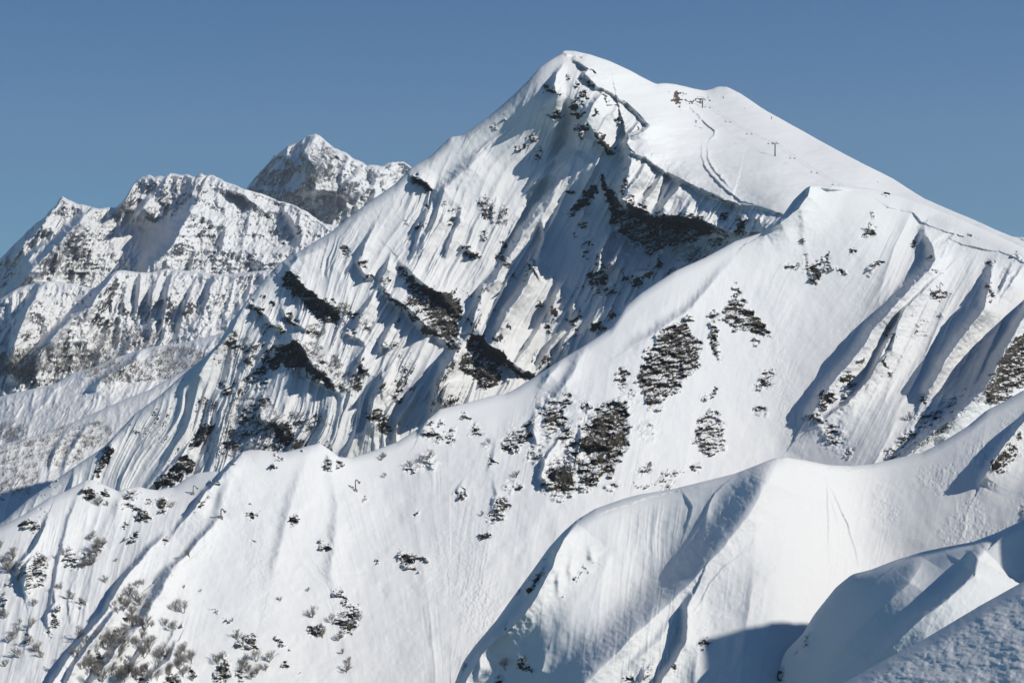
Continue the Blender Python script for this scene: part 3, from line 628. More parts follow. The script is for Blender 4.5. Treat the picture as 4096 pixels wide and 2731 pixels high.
mid_feat = [
    # broad spurs and the shadows they throw on the right of the face
    ('p', 20, 26, 90, [(3680, 900, 0), (3725, 970, .5), (3743, 1037, 1), (3716, 1083, 1), (3624, 1174, 1), (3502, 1312, 1), (3418, 1435, .9), (3318, 1550, .8), (3250, 1650, .4)]),
    ('p', 4, 10, 40, [(3705, 900), (3690, 950), (3655, 1010)]),
    ('p', 9, 12, 60, [(3777, 1083), (3701, 1159), (3624, 1236), (3563, 1350), (3470, 1526), (3395, 1611), (3242, 1718)]),
    ('p', 8, 10, 40, [(3600, 1290), (3570, 1400), (3500, 1470), (3480, 1520)]),
    ('p', 20, 22, 70, [(3985, 1030, 0), (3965, 1100, .6), (3938, 1236, 1), (3854, 1343, 1), (3778, 1450, 1), (3715, 1560, .5)]),
    ('p', 34, 24, 90, [(4160, 1180, .8), (4080, 1300, 1), (3995, 1450, 1), (3938, 1560, 1), (3823, 1670, 1), (3720, 1740, .9), (3600, 1850, .8)]),
    ('p', 6, 10, 40, [(4096, 1060), (4060, 1110), (4010, 1190)]),
    ('p', 8, 10, 40, [(4050, 1060), (4020, 1130), (3990, 1180)]),
    ('p', 12, 10, 60, [(3242, 742, .8), (3228, 790, 1), (3180, 845, 1), (3120, 893, 1), (3060, 930, .4)]),
    ('p', 2.4, 5, 90, [(3513, 805, .2), (3555, 832, .8), (3600, 838, .5), (3644, 844, .7), (3667, 862, 1.3), (3691, 891, 1.2), (3740, 912, .7), (3798, 930, 1), (3828, 938, .8), (3800, 955, .6), (3851, 973, .7), (3917, 989, 1.2), (3994, 1001, .6), (4065, 1031, 1), (4110, 1060, 1), (4300, 1150, 1)]),
    ('p', 4, 7, 60, [(3250, 748), (3323, 752), (3400, 758)]),
    # left dome and its spurs
    ('z6', 7, 12, 90, [(1480, 160, .5), (1400, 255, 1), (1335, 330, 1), (1240, 420, 1), (1190, 500, 1), (1110, 590, .45), (1000, 740, 0)]),
    ('z6', 3.4, 30, 90, [(1440, 260, 0), (1370, 420, 1), (1330, 560, 1), (1270, 660, .6), (1120, 860, 0)]),
    ('z6', 4.5, 16, 60, [(1360, 540, 0), (1290, 620, .6), (1200, 720, 1), (1090, 840, 1), (960, 940, .5)]),
    ('z6', 7, 30, 80, [(1110, 850), (1050, 900), (980, 1020), (850, 1230), (700, 1380), (620, 1560)]),
    ('z6', 9, 16, 80, [(1030, 650, 0), (950, 720, .5), (850, 830, .7), (760, 930, 1), (680, 1060, 1), (640, 1150, 1), (540, 1260, 1), (420, 1420, 1), (300, 1600, 1)]),
    ('z6', 8, 14, 60, [(720, 1110), (690, 1150), (620, 1240), (540, 1350), (440, 1500), (390, 1600)]),
    ('z6', 8, 14, 60, [(1075, 1330, .2), (1030, 1430, 1), (940, 1500, 1), (860, 1600, 1)]),
    ('z6', 6.5, 13, 50, [(880, 1290), (850, 1400), (780, 1500), (720, 1600)]),
    ('z6', 6, 14, 50, [(800, 1250), (700, 1380), (600, 1500), (540, 1600)]),
    ('z6', 4, 11, 60, [(300, 540), (260, 650), (200, 760), (110, 850), (150, 1000)]),
    ('z6', 4, 8, 50, [(200, 800), (160, 850), (150, 960), (160, 1070)]),
    ('z6', 3, 12, 80, [(480, 420), (430, 540), (400, 660), (350, 860), (310, 1080), (280, 1180)]),
    ('z6', 2.5, 10, 50, [(1060, 1200), (1050, 1280), (990, 1380)]),
    ('z6', 2, 9, 40, [(700, 1180), (720, 1300), (690, 1400)]),
    ('z6', 3, 9, 40, [(330, 940), (340, 1080), (290, 1150), (300, 1280)]),
    ('z6', 2.2, 8, 40, [(450, 950), (420, 1080), (430, 1200)]),
    ('z6', 2.5, 8, 40, [(190, 1130), (170, 1260), (150, 1380)]),
    ('z6', 2.5, 24, 90, [(760, 380), (720, 500), (700, 600)]),
    ('z6', 3, 30, 120, [(1900, 130), (1760, 520), (1700, 780), (1640, 1000)]),
    ('z6', 3, 30, 120, [(2000, 170), (2060, 500), (2020, 900), (2060, 1060)]),
    ('z5', 3, 20, 70, [(1060, 40), (1060, 200), (1080, 420)]),
    ('z5', 4, 24, 80, [(700, 430), (480, 700), (300, 820), (160, 900)]),
    ('C', 4, 24, 60, [(1480, 1000), (1300, 1180), (1210, 1330)]), ('C', 4, 24, 60, [(1700, 870), (1560, 1120), (1480, 1280), (1330, 1420)]),
    ('z7', 4, 10, 50, [(600, 60), (560, 130), (520, 200)]),
    ('z7', 5, 10, 40, [(1330, 180), (1220, 330), (1200, 420), (1280, 520)]),
    ('z7', 5, 14, 50, [(1170, 60), (1160, 180), (1180, 260)]), ('z7', 6, 12, 50, [(1430, 150), (1410, 240), (1600, 260)]),
    ('z7', 2.5, 12, 40, [(950, 230), (930, 330), (900, 400)]), ('z7', 2.5, 12, 40, [(940, 440), (960, 520), (910, 640)]), ('z7', 2.5, 10, 40, [(770, 440), (740, 500), (740, 550)]),
]
mid_rocks = [
    ('b', 'z5', 1120, 520, 34, 60, 0, .95), ('b', 'z5', 1000, 475, 50, 26, 0, .7), ('b', 'z5', 1070, 450, 20, 60, 0, .6), ('b', 'z5', 1200, 480, 60, 24, 20, .8), ('b', 'z5', 1180, 455, 16, 30), ('b', 'z5', 1270, 515, 20, 12), ('b', 'z5', 1400, 500, 40, 26, 0, .75),
    ('b', 'z5', 1440, 472, 34, 14), ('b', 'z5', 1415, 315, 34, 26, 0, .8), ('b', 'z5', 1440, 285, 40, 24, 20, .55), ('b', 'z5', 1330, 405, 18, 10), ('b', 'z5', 1080, 342, 7, 5), ('b', 'z5', 1425, 215, 14, 14, 0, .7),
    ('p', 'z5', [(690, 550), (730, 600), (770, 680), (850, 760), (885, 848), (800, 835), (690, 800), (620, 740), (640, 690), (690, 670)], 16, .8), ('p', 'z5', [(740, 680), (790, 700), (860, 770), (880, 840), (820, 790), (760, 740)], 8, 1.),
    ('b', 'z5', 605, 850, 24, 130, -6, .85), ('b', 'z5', 590, 730, 24, 30, 0, .7), ('b', 'z5', 452, 745, 34, 20, 10, .85),
    ('p', 'z5', [(380, 760), (470, 830), (530, 880), (535, 1000), (450, 1060), (420, 1110), (330, 1190), (250, 1230), (190, 1080), (200, 1010), (240, 930), (320, 820)], 18, .9), ('b', 'z5', 400, 1000, 90, 50, -50, .92), ('b', 'z5', 330, 1130, 50, 40, -50, .92), ('b', 'z5', 430, 800, 30, 40, -30, .95),
    ('b', 'z5', 118, 1060, 34, 56, 0, .95), ('b', 'z5', 150, 1170, 60, 60, 0, .6), ('b', 'z5', 105, 1290, 50, 150, 0, 1.), ('p', 'z5', [(0, 1200), (80, 1180), (150, 1250), (140, 1420), (60, 1568), (-20, 1568), (-20, 1230)], 22, .95),
    ('p', 'z5', [(590, 1210), (640, 1260), (665, 1330), (655, 1440), (580, 1480), (530, 1460), (480, 1380), (500, 1280), (545, 1230)], 16, .72), ('b', 'z5', 585, 1135, 16, 20), ('b', 'z5', 540, 1165, 18, 16, 0, .8),
    ('b', 'z5', 860, 1080, 44, 84, 30, .76), ('b', 'z5', 830, 1230, 44, 36, 0, .7), ('b', 'z5', 810, 870, 22, 18, 0, .7), ('b', 'z5', 1290, 1080, 60, 60, 0, .78), ('b', 'z5', 1280, 1150, 30, 30, 0, .8), ('b', 'z5', 1180, 1170, 40, 56), ('b', 'z5', 1120, 1270, 50, 30, 0, .8),
    ('b', 'z5', 1220, 1360, 90, 90, 10, .66), ('b', 'z5', 1380, 970, 26, 30, 20, .7), ('b', 'z5', 1490, 975, 14, 34), ('b', 'z5', 1440, 780, 10, 30, 10, .8), ('b', 'z5', 1525, 1040, 20, 20, 0, .8), ('b', 'z5', 1510, 830, 36, 50, 20, .55),
    ('b', 'z5', 1780, 632, 60, 26, 10, .8), ('b', 'z5', 1770, 510, 24, 16, 0, .7), ('b', 'z5', 1690, 800, 80, 90, 0, .5), ('b', 'z5', 1780, 725, 40, 30, 0, .55), ('b', 'z5', 1730, 448, 12, 16), ('b', 'z5', 2030, 610, 24, 50), ('b', 'z5', 2025, 460, 22, 14), ('b', 'z5', 2130, 520, 60, 50, 0, .55), ('b', 'z5', 1640, 355, 16, 14),
    ('p', 'z5', [(2216, 810), (2150, 850), (2080, 980), (2020, 1120), (2010, 1180), (2060, 1210), (2160, 1160), (2216, 1110), (2300, 1000), (2300, 800)], 20, .8), ('b', 'z5', 1740, 1290, 120, 80, -20, .78), ('b', 'z5', 1850, 1220, 80, 60, 0, .72), ('b', 'z5', 1930, 1160, 60, 40, 0, .62), ('b', 'z5', 1620, 1390, 100, 60, -20, .75), ('b', 'z5', 1550, 1460, 80, 40, 0, .8), ('b', 'z5', 1690, 1185, 10, 12),
    ('b', 'z5', 1300, 1440, 50, 24, -20, .75), ('b', 'z5', 1500, 98, 26, 16), ('b', 'z5', 2190, 420, 40, 10, 30, .8), ('b', 'z5', 1950, 320, 30, 6, 25, .8), ('b', 'z5', 500, 1530, 30, 30, 0, .8), ('b', 'z5', 380, 1550, 90, 16, 0, .8), ('b', 'z5', 220, 1550, 80, 24, 0, .62), ('b', 'z5', 250, 1510, 20, 20, 0, .6),
    ('p', 'z7', [(1560, 60), (1640, 0), (1700, 60), (1690, 140), (1680, 260), (1600, 270), (1500, 290), (1400, 290), (1430, 200), (1470, 110)], 14, 1.05), ('b', 'z7', 1625, 110, 26, 150, 0, 1.), ('p', 'z7', [(1360, 330), (1560, 290), (1660, 280), (1650, 340), (1560, 380), (1540, 440), (1470, 520), (1380, 510), (1400, 420)], 20, .86),
    ('b', 'z7', 1300, 430, 100, 130, 10, .95), ('b', 'z7', 1260, 100, 100, 130, 0, .85), ('b', 'z7', 1170, 300, 60, 90, 10, .7), ('b', 'z5', 250, 1330, 110, 120, -20, .5), ('b', 'z7', 1500, 200, 140, 120, -30, .9), ('b', 'z7', 1330, 200, 40, 60, 0, .9), ('b', 'z7', 1440, 50, 60, 60, 0, .66), ('b', 'z7', 1340, 20, 40, 60, 0, .75), ('b', 'z7', 1380, 270, 60, 70, 0, .8),
    ('p', 'z7', [(1140, 80), (1160, 130), (1120, 240), (1050, 300), (990, 280), (1000, 220), (1060, 180)], 12, .9), ('b', 'z7', 1050, 190, 40, 50, 0, .7), ('b', 'z7', 970, 590, 46, 60, -10, .95), ('b', 'z7', 940, 650, 60, 40, 0, .7), ('b', 'z7', 1030, 470, 50, 60, 0, .6), ('b', 'z7', 1070, 490, 30, 26, 0, .7),
    ('b', 'z7', 758, 522, 26, 24, -30), ('b', 'z7', 885, 750, 30, 14, 10, 1.), ('b', 'z7', 560, 340, 70, 60, 0, .62), ('b', 'z7', 480, 380, 60, 50, 0, .6), ('b', 'z7', 610, 200, 70, 44, 0, .85), ('b', 'z7', 700, 200, 40, 50, 0, .7), ('b', 'z7', 840, 170, 36, 44, 0, .75), ('b', 'z7', 790, 100, 16, 20, 0, .8), ('b', 'z7', 650, 110, 14, 20, 0, .8), ('b', 'z7', 575, 125, 18, 24),
    ('b', 'z7', 455, 880, 46, 50, 20, 1.), ('b', 'z7', 540, 880, 50, 12, 30, .85), ('b', 'z7', 505, 945, 12, 12), ('b', 'z7', 915, 350, 26, 30, 20, .9), ('b', 'z7', 900, 260, 60, 40, 0, .5), ('b', 'z7', 1770, 470, 90, 12, 0, .8), ('b', 'z7', 1600, 480, 60, 40, 0, .6), ('b', 'z7', 1790, 385, 30, 24, 0, .66), ('b', 'z7', 1830, 20, 60, 40, 0, .75),
    ('b', 'z7', 1900, 450, 50, 50, 0, .75), ('b', 'z7', 495, 635, 20, 8, 15, .95), ('b', 'z7', 230, 545, 30, 26, 30, .55), ('b', 'z7', 120, 1230, 60, 56, 10, 1.), ('b', 'z7', 90, 1100, 24, 60, -30, .8), ('b', 'z7', 170, 1170, 30, 40, 0, .75), ('b', 'z7', 290, 888, 10, 10), ('b', 'z7', 10, 820, 16, 16, 0, .9), ('b', 'z7', 15, 345, 30, 34, 0, .85), ('b', 'z7', 80, 340, 12, 10),
    ('b', 'z6', 1532, 548, 34, 22, 10, 1.), ('b', 'z6', 1525, 472, 10, 6), ('b', 'z6', 1790, 580, 22, 40, -20, .75), ('b', 'z6', 1970, 730, 34, 14, 40, .9), ('b', 'z6', 1990, 230, 36, 40, 10, .85), ('b', 'z6', 1690, 200, 36, 10, 40, .95), ('b', 'z6', 1665, 255, 14, 10), ('b', 'z6', 1550, 710, 20, 12, 0, .6), ('b', 'z6', 1850, 158, 10, 10), ('b', 'z6', 2065, 220, 12, 20),
    ('b', 'z6', 535, 412, 40, 34, 0, .95), ('b', 'z6', 625, 360, 40, 12, 20, .95), ('b', 'z6', 635, 412, 22, 26, 0, .85), ('b', 'z6', 155, 600, 36, 36, 0, .95), ('b', 'z6', 215, 610, 36, 40, 0, .7), ('b', 'z6', 250, 530, 16, 26, 0, .6), ('b', 'z6', 815, 420, 60, 30, 0, .8), ('b', 'z6', 790, 490, 80, 30, 20, .8), ('b', 'z6', 870, 540, 50, 36, 10, .95), ('b', 'z6', 910, 470, 36, 20, 0, .7), ('b', 'z6', 990, 475, 40, 50, 0, .85),
    ('b', 'z6', 795, 695, 36, 20, 20, .9), ('b', 'z6', 832, 662, 26, 12, 0, .9), ('b', 'z6', 740, 600, 20, 30, 0, .7), ('b', 'z6', 235, 860, 60, 76, 0, .85), ('b', 'z6', 180, 930, 34, 90, 0, .8), ('b', 'z6', 440, 835, 50, 46, 10, .8), ('b', 'z6', 500, 790, 24, 14), ('b', 'z6', 615, 735, 50, 20, 0, .66), ('b', 'z6', 400, 760, 30, 30, 0, .6),
    ('b', 'z6', 330, 1200, 36, 46, 20, .9), ('b', 'z6', 345, 1130, 30, 30, 0, .7), ('b', 'z6', 295, 1280, 20, 40, 10, .6), ('b', 'z6', 240, 960, 30, 40, 0, .8), ('b', 'z6', 500, 1090, 40, 50, 0, .6), ('b', 'z6', 430, 1060, 20, 60, 0, .6), ('b', 'z6', 12, 1080, 20, 90, 0, .8), ('b', 'z6', 10, 440, 20, 60), ('b', 'z6', 65, 965, 20, 16, 0, .8),
    ('b', 'z6', 1925, 1240, 40, 36, 0, 1.), ('b', 'z6', 2120, 1210, 60, 46, 10, 1.), ('b', 'z6', 2150, 1110, 50, 36, 50, .7), ('b', 'z6', 2090, 1030, 30, 16, 50, .7), ('b', 'z6', 1535, 1330, 34, 60, -20, 1.), ('b', 'z6', 1465, 1338, 24, 16), ('b', 'z6', 1355, 1500, 34, 90, 5, 1.), ('b', 'z6', 1455, 1510, 24, 60, -10, .9), ('b', 'z6', 1740, 1455, 22, 22), ('b', 'z6', 1725, 1320, 60, 10, 45, .9), ('b', 'z6', 1820, 1500, 10, 10),
    ('b', 'z6', 1045, 1550, 50, 34, 0, 1.), ('b', 'z6', 1170, 1490, 18, 40, -10), ('b', 'z6', 590, 1450, 26, 70, -10, .95), ('b', 'z6', 715, 1280, 24, 50, -10, .85), ('b', 'z6', 610, 1410, 30, 14), ('b', 'z6', 770, 1440, 30, 60, 0, .55), ('b', 'z6', 880, 1530, 40, 40, 0, .85), ('b', 'z6', 775, 1175, 20, 14), ('b', 'z6', 1110, 1210, 12, 20, 0, .7), ('b', 'z6', 1230, 480, 14, 60, 35, .8), ('b', 'z6', 1315, 340, 22, 16, 0, .8), ('b', 'z6', 1400, 235, 10, 40, 40, .8),
    ('b', 'z6', 1290, 1110, 40, 4, 15, .8), ('b', 'z6', 1380, 1190, 36, 4, 25, .8), ('b', 'z6', 1010, 700, 14, 40, 20, .6), ('b', 'z6', 165, 1300, 20, 40, 0, .7), ('b', 'z6', 60, 880, 30, 20, 0, .5),
]


def mid_detail(u, v, wu, wv, D, off, rock, dvc):
    sm = 1 - sst(20, 160, dvc)
    k = sst(2900, 3500, u)
    lean = np.where(u > 1800, .18 + .3 * k, np.interp(u, [0, 900, 1300, 1800], [.22, .3, -.35, -.1]))
    c = u + lean * (v - 1900) + 14 * fbm(u / 200, v / 260, 3, 2)
    left = sst(900, 300, u) * 1.0
    right = sst(3250, 3650, u)
    d = (ridged(c / 190., v / 800., 2, 3) - .5) * (.9 + 1.6 * left + 6.0 * right) * (1 - .8 * sm)
    d = d + (ridged(c / 46., v / 320., 3, 6) - .5) * (.12 + .8 * left + 1.6 * right) * (1 - .9 * sm)
    mod = sst(-.1, .4, fbm(u / 210., v / 300., 3, 8))
    d = d + (ridged((c + 3 * fbm(u / 20, v / 40, 2, 9)) / 13., v / 190., 2, 7) - .5) * (.10 + .22 * mod + .25 * right + .15 * left) * (1 - sm)
    # rough avalanche debris in the gully and sluffs
    deb = np.zeros_like(d)
    for q in (('z7', 850, 1120, 110, 200, -10, 1), ('z7', 760, 900, 200, 260, 20, .5), ('z5', 960, 1100, 60, 420, -8, .6), ('z5', 1080, 180, 120, 300, 0, .4), ('z6', 1560, 850, 90, 300, -10, .5), ('z5', 1330, 760, 60, 300, 20, .4)):
        x0, y0, s = FR[q[0]]
        blob(deb, u, v, x0 + q[1] * s, y0 + q[2] * s, q[3] * s, q[4] * s, q[5], q[6])
    d = d + deb * fbm(u / 7., v / 8., 3, 1, .7) * .55
    d = d + fbm(u / 120., v / 120., 4, 5) * 1.4 * (1 - sm)
    rr = sst(.3, .8, rock)
    d = d + rr * (.6 + fbm(u / 30. + v / 60., v / 18., 5, 3, .62) * 7.0)
    return d.astype(np.float32), rock


sheet('middle_ridge', mid_crest, -360, 4450, 3, [(-400, 2950), (1500, 2950), (2500, 2900), (2700, 2500), (3300, 2150), (4500, 2000)], mid_base, mid_feat, mid_rocks, mid_detail, M_mid,
      sm=12, cn=.8, rnd=([(0, 4), (800, 5), (1000, 10), (1300, 5), (2000, 6), (3300, 6), (3600, 10), (4096, 10)], [(0, 30), (1000, 60), (1300, 35), (4096, 40)]), back=260, warp=6)

# --- near ridge
near_crest = [(1700, 2950), (1819, 2731), (1837, 2682), (1852, 2646), (1899, 2581), (1985, 2480), (2057, 2379), (2137, 2271), (2194, 2191), (2252, 2127), (2310, 2076), (2382, 2033), (2490, 1995), (2560, 1976), (2634, 1964), (2699, 1953),
              (2805, 1927), (2941, 1893), (3000, 1870), (3043, 1853), (3097, 1832), (3145, 1828), (3213, 1839), (3314, 1859), (3403, 1863), (3484, 1856), (3586, 1832), (3688, 1809), (3755, 1775), (3823, 1734), (3878, 1700), (3953, 1637), (4005, 1611), (4096, 1559), (4600, 1380)]
near_base = rbf([(1750, 2850, 640), (1819, 2731, 645), (2057, 2379, 655), (2310, 2076, 665), (2699, 1953, 680), (3130, 1830, 690), (3403, 1863, 722), (3755, 1775, 735), (4096, 1559, 750), (4500, 1400, 750),
                 (2300, 2500, 625), (2600, 2300, 655), (2600, 2700, 607), (2900, 2100, 663), (3100, 2300, 638), (3100, 2731, 592), (3400, 2150, 690), (3700, 2100, 697), (3950, 1900, 712), (4300, 1900, 700), (3500, 2500, 655), (4300, 2400, 640)])
near_feat = [
    ('p', 12, 100, 210, [(3110, 1845, .35), (3075, 1930, .8), (2990, 2070, 1), (2900, 2180, 1), (2780, 2310, 1), (2680, 2410, 1), (2560, 2520, 1), (2440, 2640, 1), (2300, 2780, 1)]),
    ('z8', 5, 18, 90, [(400, 1010, .4), (370, 1080, 1), (370, 1180, 1), (360, 1280, 1), (290, 1400, 1), (220, 1500, 1), (180, 1600, 1)]),
    ('z8', 3, 24, 60, [(300, 1110), (200, 1280), (60, 1400), (0, 1480)]), ('z8', 2.5, 20, 50, [(100, 1190), (30, 1260), (-80, 1400)]),
    ('z8', 2.5, 14, 40, [(180, 1380), (120, 1470), (80, 1560)]),
    ('z7', 9.5, 18, 90, [(1400, 680, .2), (1330, 770, .8), (1285, 850, 1), (1260, 930, 1), (1180, 1080, 1), (1110, 1190, 1), (1010, 1290, .9), (950, 1330, .8), (870, 1405, .8), (820, 1500, .8), (760, 1600, .8)]),
    ('z7', 3, 12, 40, [(1250, 880), (1190, 960), (1130, 1040), (1110, 1090)]),
    ('z7', 2.0, 18, 40, [(1380, 840), (1360, 950), (1370, 1000)]), ('z7', 2.4, 16, 36, [(1310, 920), (1295, 1000), (1300, 1080)]), ('z7', 1.8, 16, 36, [(1460, 800), (1480, 870), (1500, 890)]),
    ('z7', 2.5, 10, 50, [(860, 1400), (860, 1480), (840, 1560)]), ('z7', 2.5, 16, 50, [(1230, 1400), (1200, 1500), (1180, 1560)]), ('z7', 1.6, 16, 50, [(1030, 1350), (1060, 1430), (1100, 1500)]),
    ('p', 9, 16, 60, [(4130, 1650, .9), (4075, 1712, 1), (4020, 1780, 1), (3970, 1850, 1), (3935, 1910, .5), (3920, 1940, .1)]),
    ('z8', 1.0, 4, 60, [(330, 385), (380, 450), (400, 480), (385, 540), (330, 700)]), ('z8', 1.0, 4, 60, [(650, 300), (540, 390), (510, 430), (480, 530), (380, 680), (280, 850)]),
    ('z8', .8, 3, 40, [(1195, 330), (1195, 400), (1200, 560), (1205, 800)]), ('z8', .8, 3, 40, [(1200, 340), (1250, 440), (1320, 600), (1390, 860)]), ('z8', .6, 3, 30, [(1195, 380), (1230, 480), (1260, 600)]),
    ('z8', .9, 5, 60, [(700, 215), (820, 190), (950, 195), (1050, 215)]), ('z8', .9, 4, 40, [(980, 205), (1200, 255), (1320, 270), (1460, 258)]), ('z8', .8, 4, 50, [(0, 455), (200, 405), (330, 380), (480, 350)]),
    ('z7', .7, 3, 40, [(1500, 640), (1620, 590), (1700, 570), (1850, 510)]), ('z8', .6, 4, 50, [(720, 740), (600, 820), (500, 930), (460, 1020), (400, 1110)]),
]
near_rocks = [
    ('b', 'z7', 1170, 990, 34, 60, 35, .9), ('b', 'z7', 1210, 960, 30, 20, 0, .8), ('b', 'z7', 1120, 1050, 20, 40, 30, .8), ('b', 'z7', 1215, 885, 14, 8, 0, .8), ('b', 'z7', 1400, 960, 26, 34, 0, .5), ('b', 'z7', 1435, 925, 14, 20, 20, .9), ('b', 'z7', 1380, 990, 16, 16, 0, .9), ('b', 'z7', 1410, 985, 10, 16), ('b', 'z7', 1490, 885, 14, 8, 0, .9), ('b', 'z7', 1395, 920, 30, 6, 0, .7),
    ('b', 'z7', 1095, 1465, 34, 26, 30, .95), ('b', 'z7', 1140, 1490, 34, 16, 30, .8), ('b', 'z7', 970, 1550, 34, 34, -30, .9), ('b', 'z7', 1010, 1270, 20, 34, 20, .9), ('b', 'z7', 1020, 1240, 20, 20, 0, .6), ('b', 'z7', 760, 1470, 16, 16), ('b', 'z7', 1060, 1050, 10, 16), ('b', 'z7', 1320, 1086, 20, 6, 0, .8),
    ('b', 'z8', 2230, 200, 60, 50, 0, .85), ('b', 'z8', 2290, 160, 40, 50, 0, .95), ('b', 'z8', 2190, 250, 50, 26, 10, .9), ('b', 'z8', 2120, 230, 30, 40, 0, .66), ('b', 'z8', 2250, 110, 30, 20, 0, .7), ('b', 'z8', 2330, 60, 40, 40, 0, .7), ('b', 'z8', 2340, 520, 20, 40),
    ('b', 'z8', 470, 1280, 44, 18, -15, .9), ('b', 'z8', 460, 1310, 24, 20, 0, .6), ('b', 'z8', 290, 1420, 24, 34, 0, .8), ('b', 'z8', 300, 1210, 20, 50, 20, .55), ('b', 'z8', 780, 1070, 12, 12, 0, .75), ('b', 'z8', 460, 1185, 10, 6, 0, .8), ('b', 'z8', 130, 1450, 50, 60, 0, .62), ('b', 'z8', 20, 1500, 40, 30, 0, .9), ('b', 'z8', 170, 1400, 16, 16, 0, .7),
    ('b', 'z8', 1650, 20, 40, 20, 0, .0),
]


def near_detail(u, v, wu, wv, D, off, rock, dvc):
    sm = 1 - sst(10, 130, dvc)
    lean = .12 + .1 * sst(2600, 3800, u)
    c = u + lean * (v - 2200) + 18 * fbm(u / 200, v / 260, 3, 2)
    d = (ridged(c / 210., v / 900., 2, 3) - .5) * 1.6 * (1 - sm)
    m1 = sst(2350, 2500, u) * sst(2800, 2650, u)
    m2 = sst(3180, 3260, u) * sst(3520, 3400, u) * sst(2500, 2300, v)
    m = np.clip(.14 + m1 * .9 + m2 * .5 + .4 * sst(.1, .5, fbm(u / 160., v / 260., 3, 8)), 0, 1.1)
    d = d + (ridged((c + 5 * fbm(u / 26, v / 60, 3, 9)) / 15., v / 260., 2, 7) - .5) * .30 * m * (1 - sm)
    deb = sst(3380, 3600, u) * sst(.0, .4, fbm(u / 90., v / 120., 3, 4)) * sst(30, 120, dvc)
    d = d + deb * fbm(u / 9., v / 11., 3, 1, .7) * .38
    d = d + fbm(u / 150., v / 150., 4, 5) * 1.0 * (1 - sm) + fbm(u / 16., v / 16., 3, 11) * .05
    low = sst(2500, 2800, v + .4 * (u - 2700)) * sst(2950, 2700, u)
    d = d + low * (ridged(c / 60., v / 300., 3, 6) - .4) * 1.1
    rr = sst(.3, .8, rock)
    d = d + rr * (.5 + fbm(u / 16., v / 16., 5, 3, .62) * 1.8)
    return d.astype(np.float32), rock


sheet('near_ridge', near_crest, 1700, 4500, 3, [(1700, 3100), (4500, 2900)], near_base, near_feat, near_rocks, near_detail, M_near, sm=14, cn=.5,
      rnd=([(1700, 4), (2300, 9), (2800, 5), (3100, 9), (3500, 5), (4096, 6)], [(1700, 25), (2300, 60), (2800, 30), (3100, 60), (3500, 30), (4096, 40)]), back=150, backslope=.8, warp=4)

# --- hump in the lower right
HUMP_NEARER = 4
hump_crest = [(2900, 3000), (3040, 2800), (3090, 2731), (3145, 2603), (3219, 2528), (3267, 2446), (3348, 2345), (3409, 2296), (3484, 2277), (3572, 2243), (3688, 2206), (3789, 2185), (3891, 2166), (3993, 2127), (4096, 2077), (4600, 1850)]
hump_base = rbf([(3000, 2850, 600), (3090, 2731, 600), (3267, 2446, 592), (3409, 2294, 585), (3688, 2206, 572), (3891, 2168, 560), (4096, 2077, 562), (4500, 1900, 580),
                 (3300, 2731, 562), (3500, 2500, 552), (3600, 2731, 523), (3800, 2350, 545), (4096, 2300, 548), (4000, 2600, 515), (4400, 2300, 560)])
hump_feat = [
    ('z8', 12, 36, 330, [(2130, 745, .2), (2085, 790, .7), (2060, 870, 1), (2000, 940, 1), (1900, 1030, 1), (1760, 1130, 1), (1650, 1230, 1), (1500, 1370, 1), (1290, 1519, 1), (1150, 1620, 1)]),
    ('p', 4.5, 60, 130, [(3700, 2235), (3640, 2330), (3500, 2450), (3370, 2590), (3250, 2731)]),
    ('z8', 3, 20, 50, [(1110, 1240), (1060, 1340), (960, 1519)]), ('z8', .5, 3, 30, [(1760, 745), (1600, 830), (1400, 970), (1200, 1140)]),
    ('z8', .7, 4, 40, [(1900, 760), (1960, 790), (2070, 780)]), ('z8', .8, 4, 30, [(2095, 770), (2075, 840), (2060, 890), (2010, 930)]),
]
hump_rocks = [('b', 'z8', 1060, 1270, 26, 50, 30, .8), ('b', 'z8', 910, 1475, 34, 30, 0, .9), ('b', 'z8', 1000, 1330, 26, 40, 20, .6), ('b', 'z8', 900, 1430, 26, 16, 0, .7), ('b', 'z8', 870, 1350, 20, 16, 0, .5)]


def hump_detail(u, v, wu, wv, D, off, rock, dvc):
    sm = 1 - sst(10, 100, dvc)
    c = u + .6 * (v - 2400)
    d = (ridged(c / 170., v / 700., 2, 3) - .5) * .8 * (1 - sm) + fbm(u / 150., v / 150., 4, 5) * .6 * (1 - sm) + fbm(u / 14., v / 14., 3, 11) * .04
    d = d + (ridged(c / 22., v / 300., 2, 7) - .5) * .06
    rr = sst(.3, .8, rock)
    return (d + rr * (.4 + fbm(u / 16., v / 16., 5, 3, .62) * 1.6)).astype(np.float32), rock


sheet('near_hump', hump_crest, 2950, 4560, 3, [(2900, 3150), (4600, 3000)], lambda u, v: hump_base(u, v) - HUMP_NEARER, hump_feat, hump_rocks, hump_detail, M_near, sm=16, cn=.5, rnd=(5, 40), back=60, backslope=.9, warp=3)

# --- added unseen rocky shoulder right of the view, shaped to shadow the hollow
_n = 281
_gx, _gy = np.meshgrid(np.linspace(-1, 1, _n), np.linspace(-1, 1, _n))
_r = np.hypot(_gx, np.where(_gy < 0, _gy * 2.3, _gy)) * 190
_z = 63 - _r * .98 + 5 * fbm(_gx * 6 + 9, _gy * 6 + 9, 5, 3) * sst(0, 25, _r) + 3 * (ridged(_gx * 4 + 3, _gy * 4 + 3, 4, 5) - .5) * sst(0, 40, _r)
_o = grid_object('shadow_caster_peak', np.stack([_gx * 190 + 312, _gy * 190 + 528, _z], -1)[::-1], M_near, np.clip(.5 + .3 * fbm(_gx * 5, _gy * 5, 3, 2), 0, 1), np.zeros_like(_z))
_o['kind'] = 'structure'

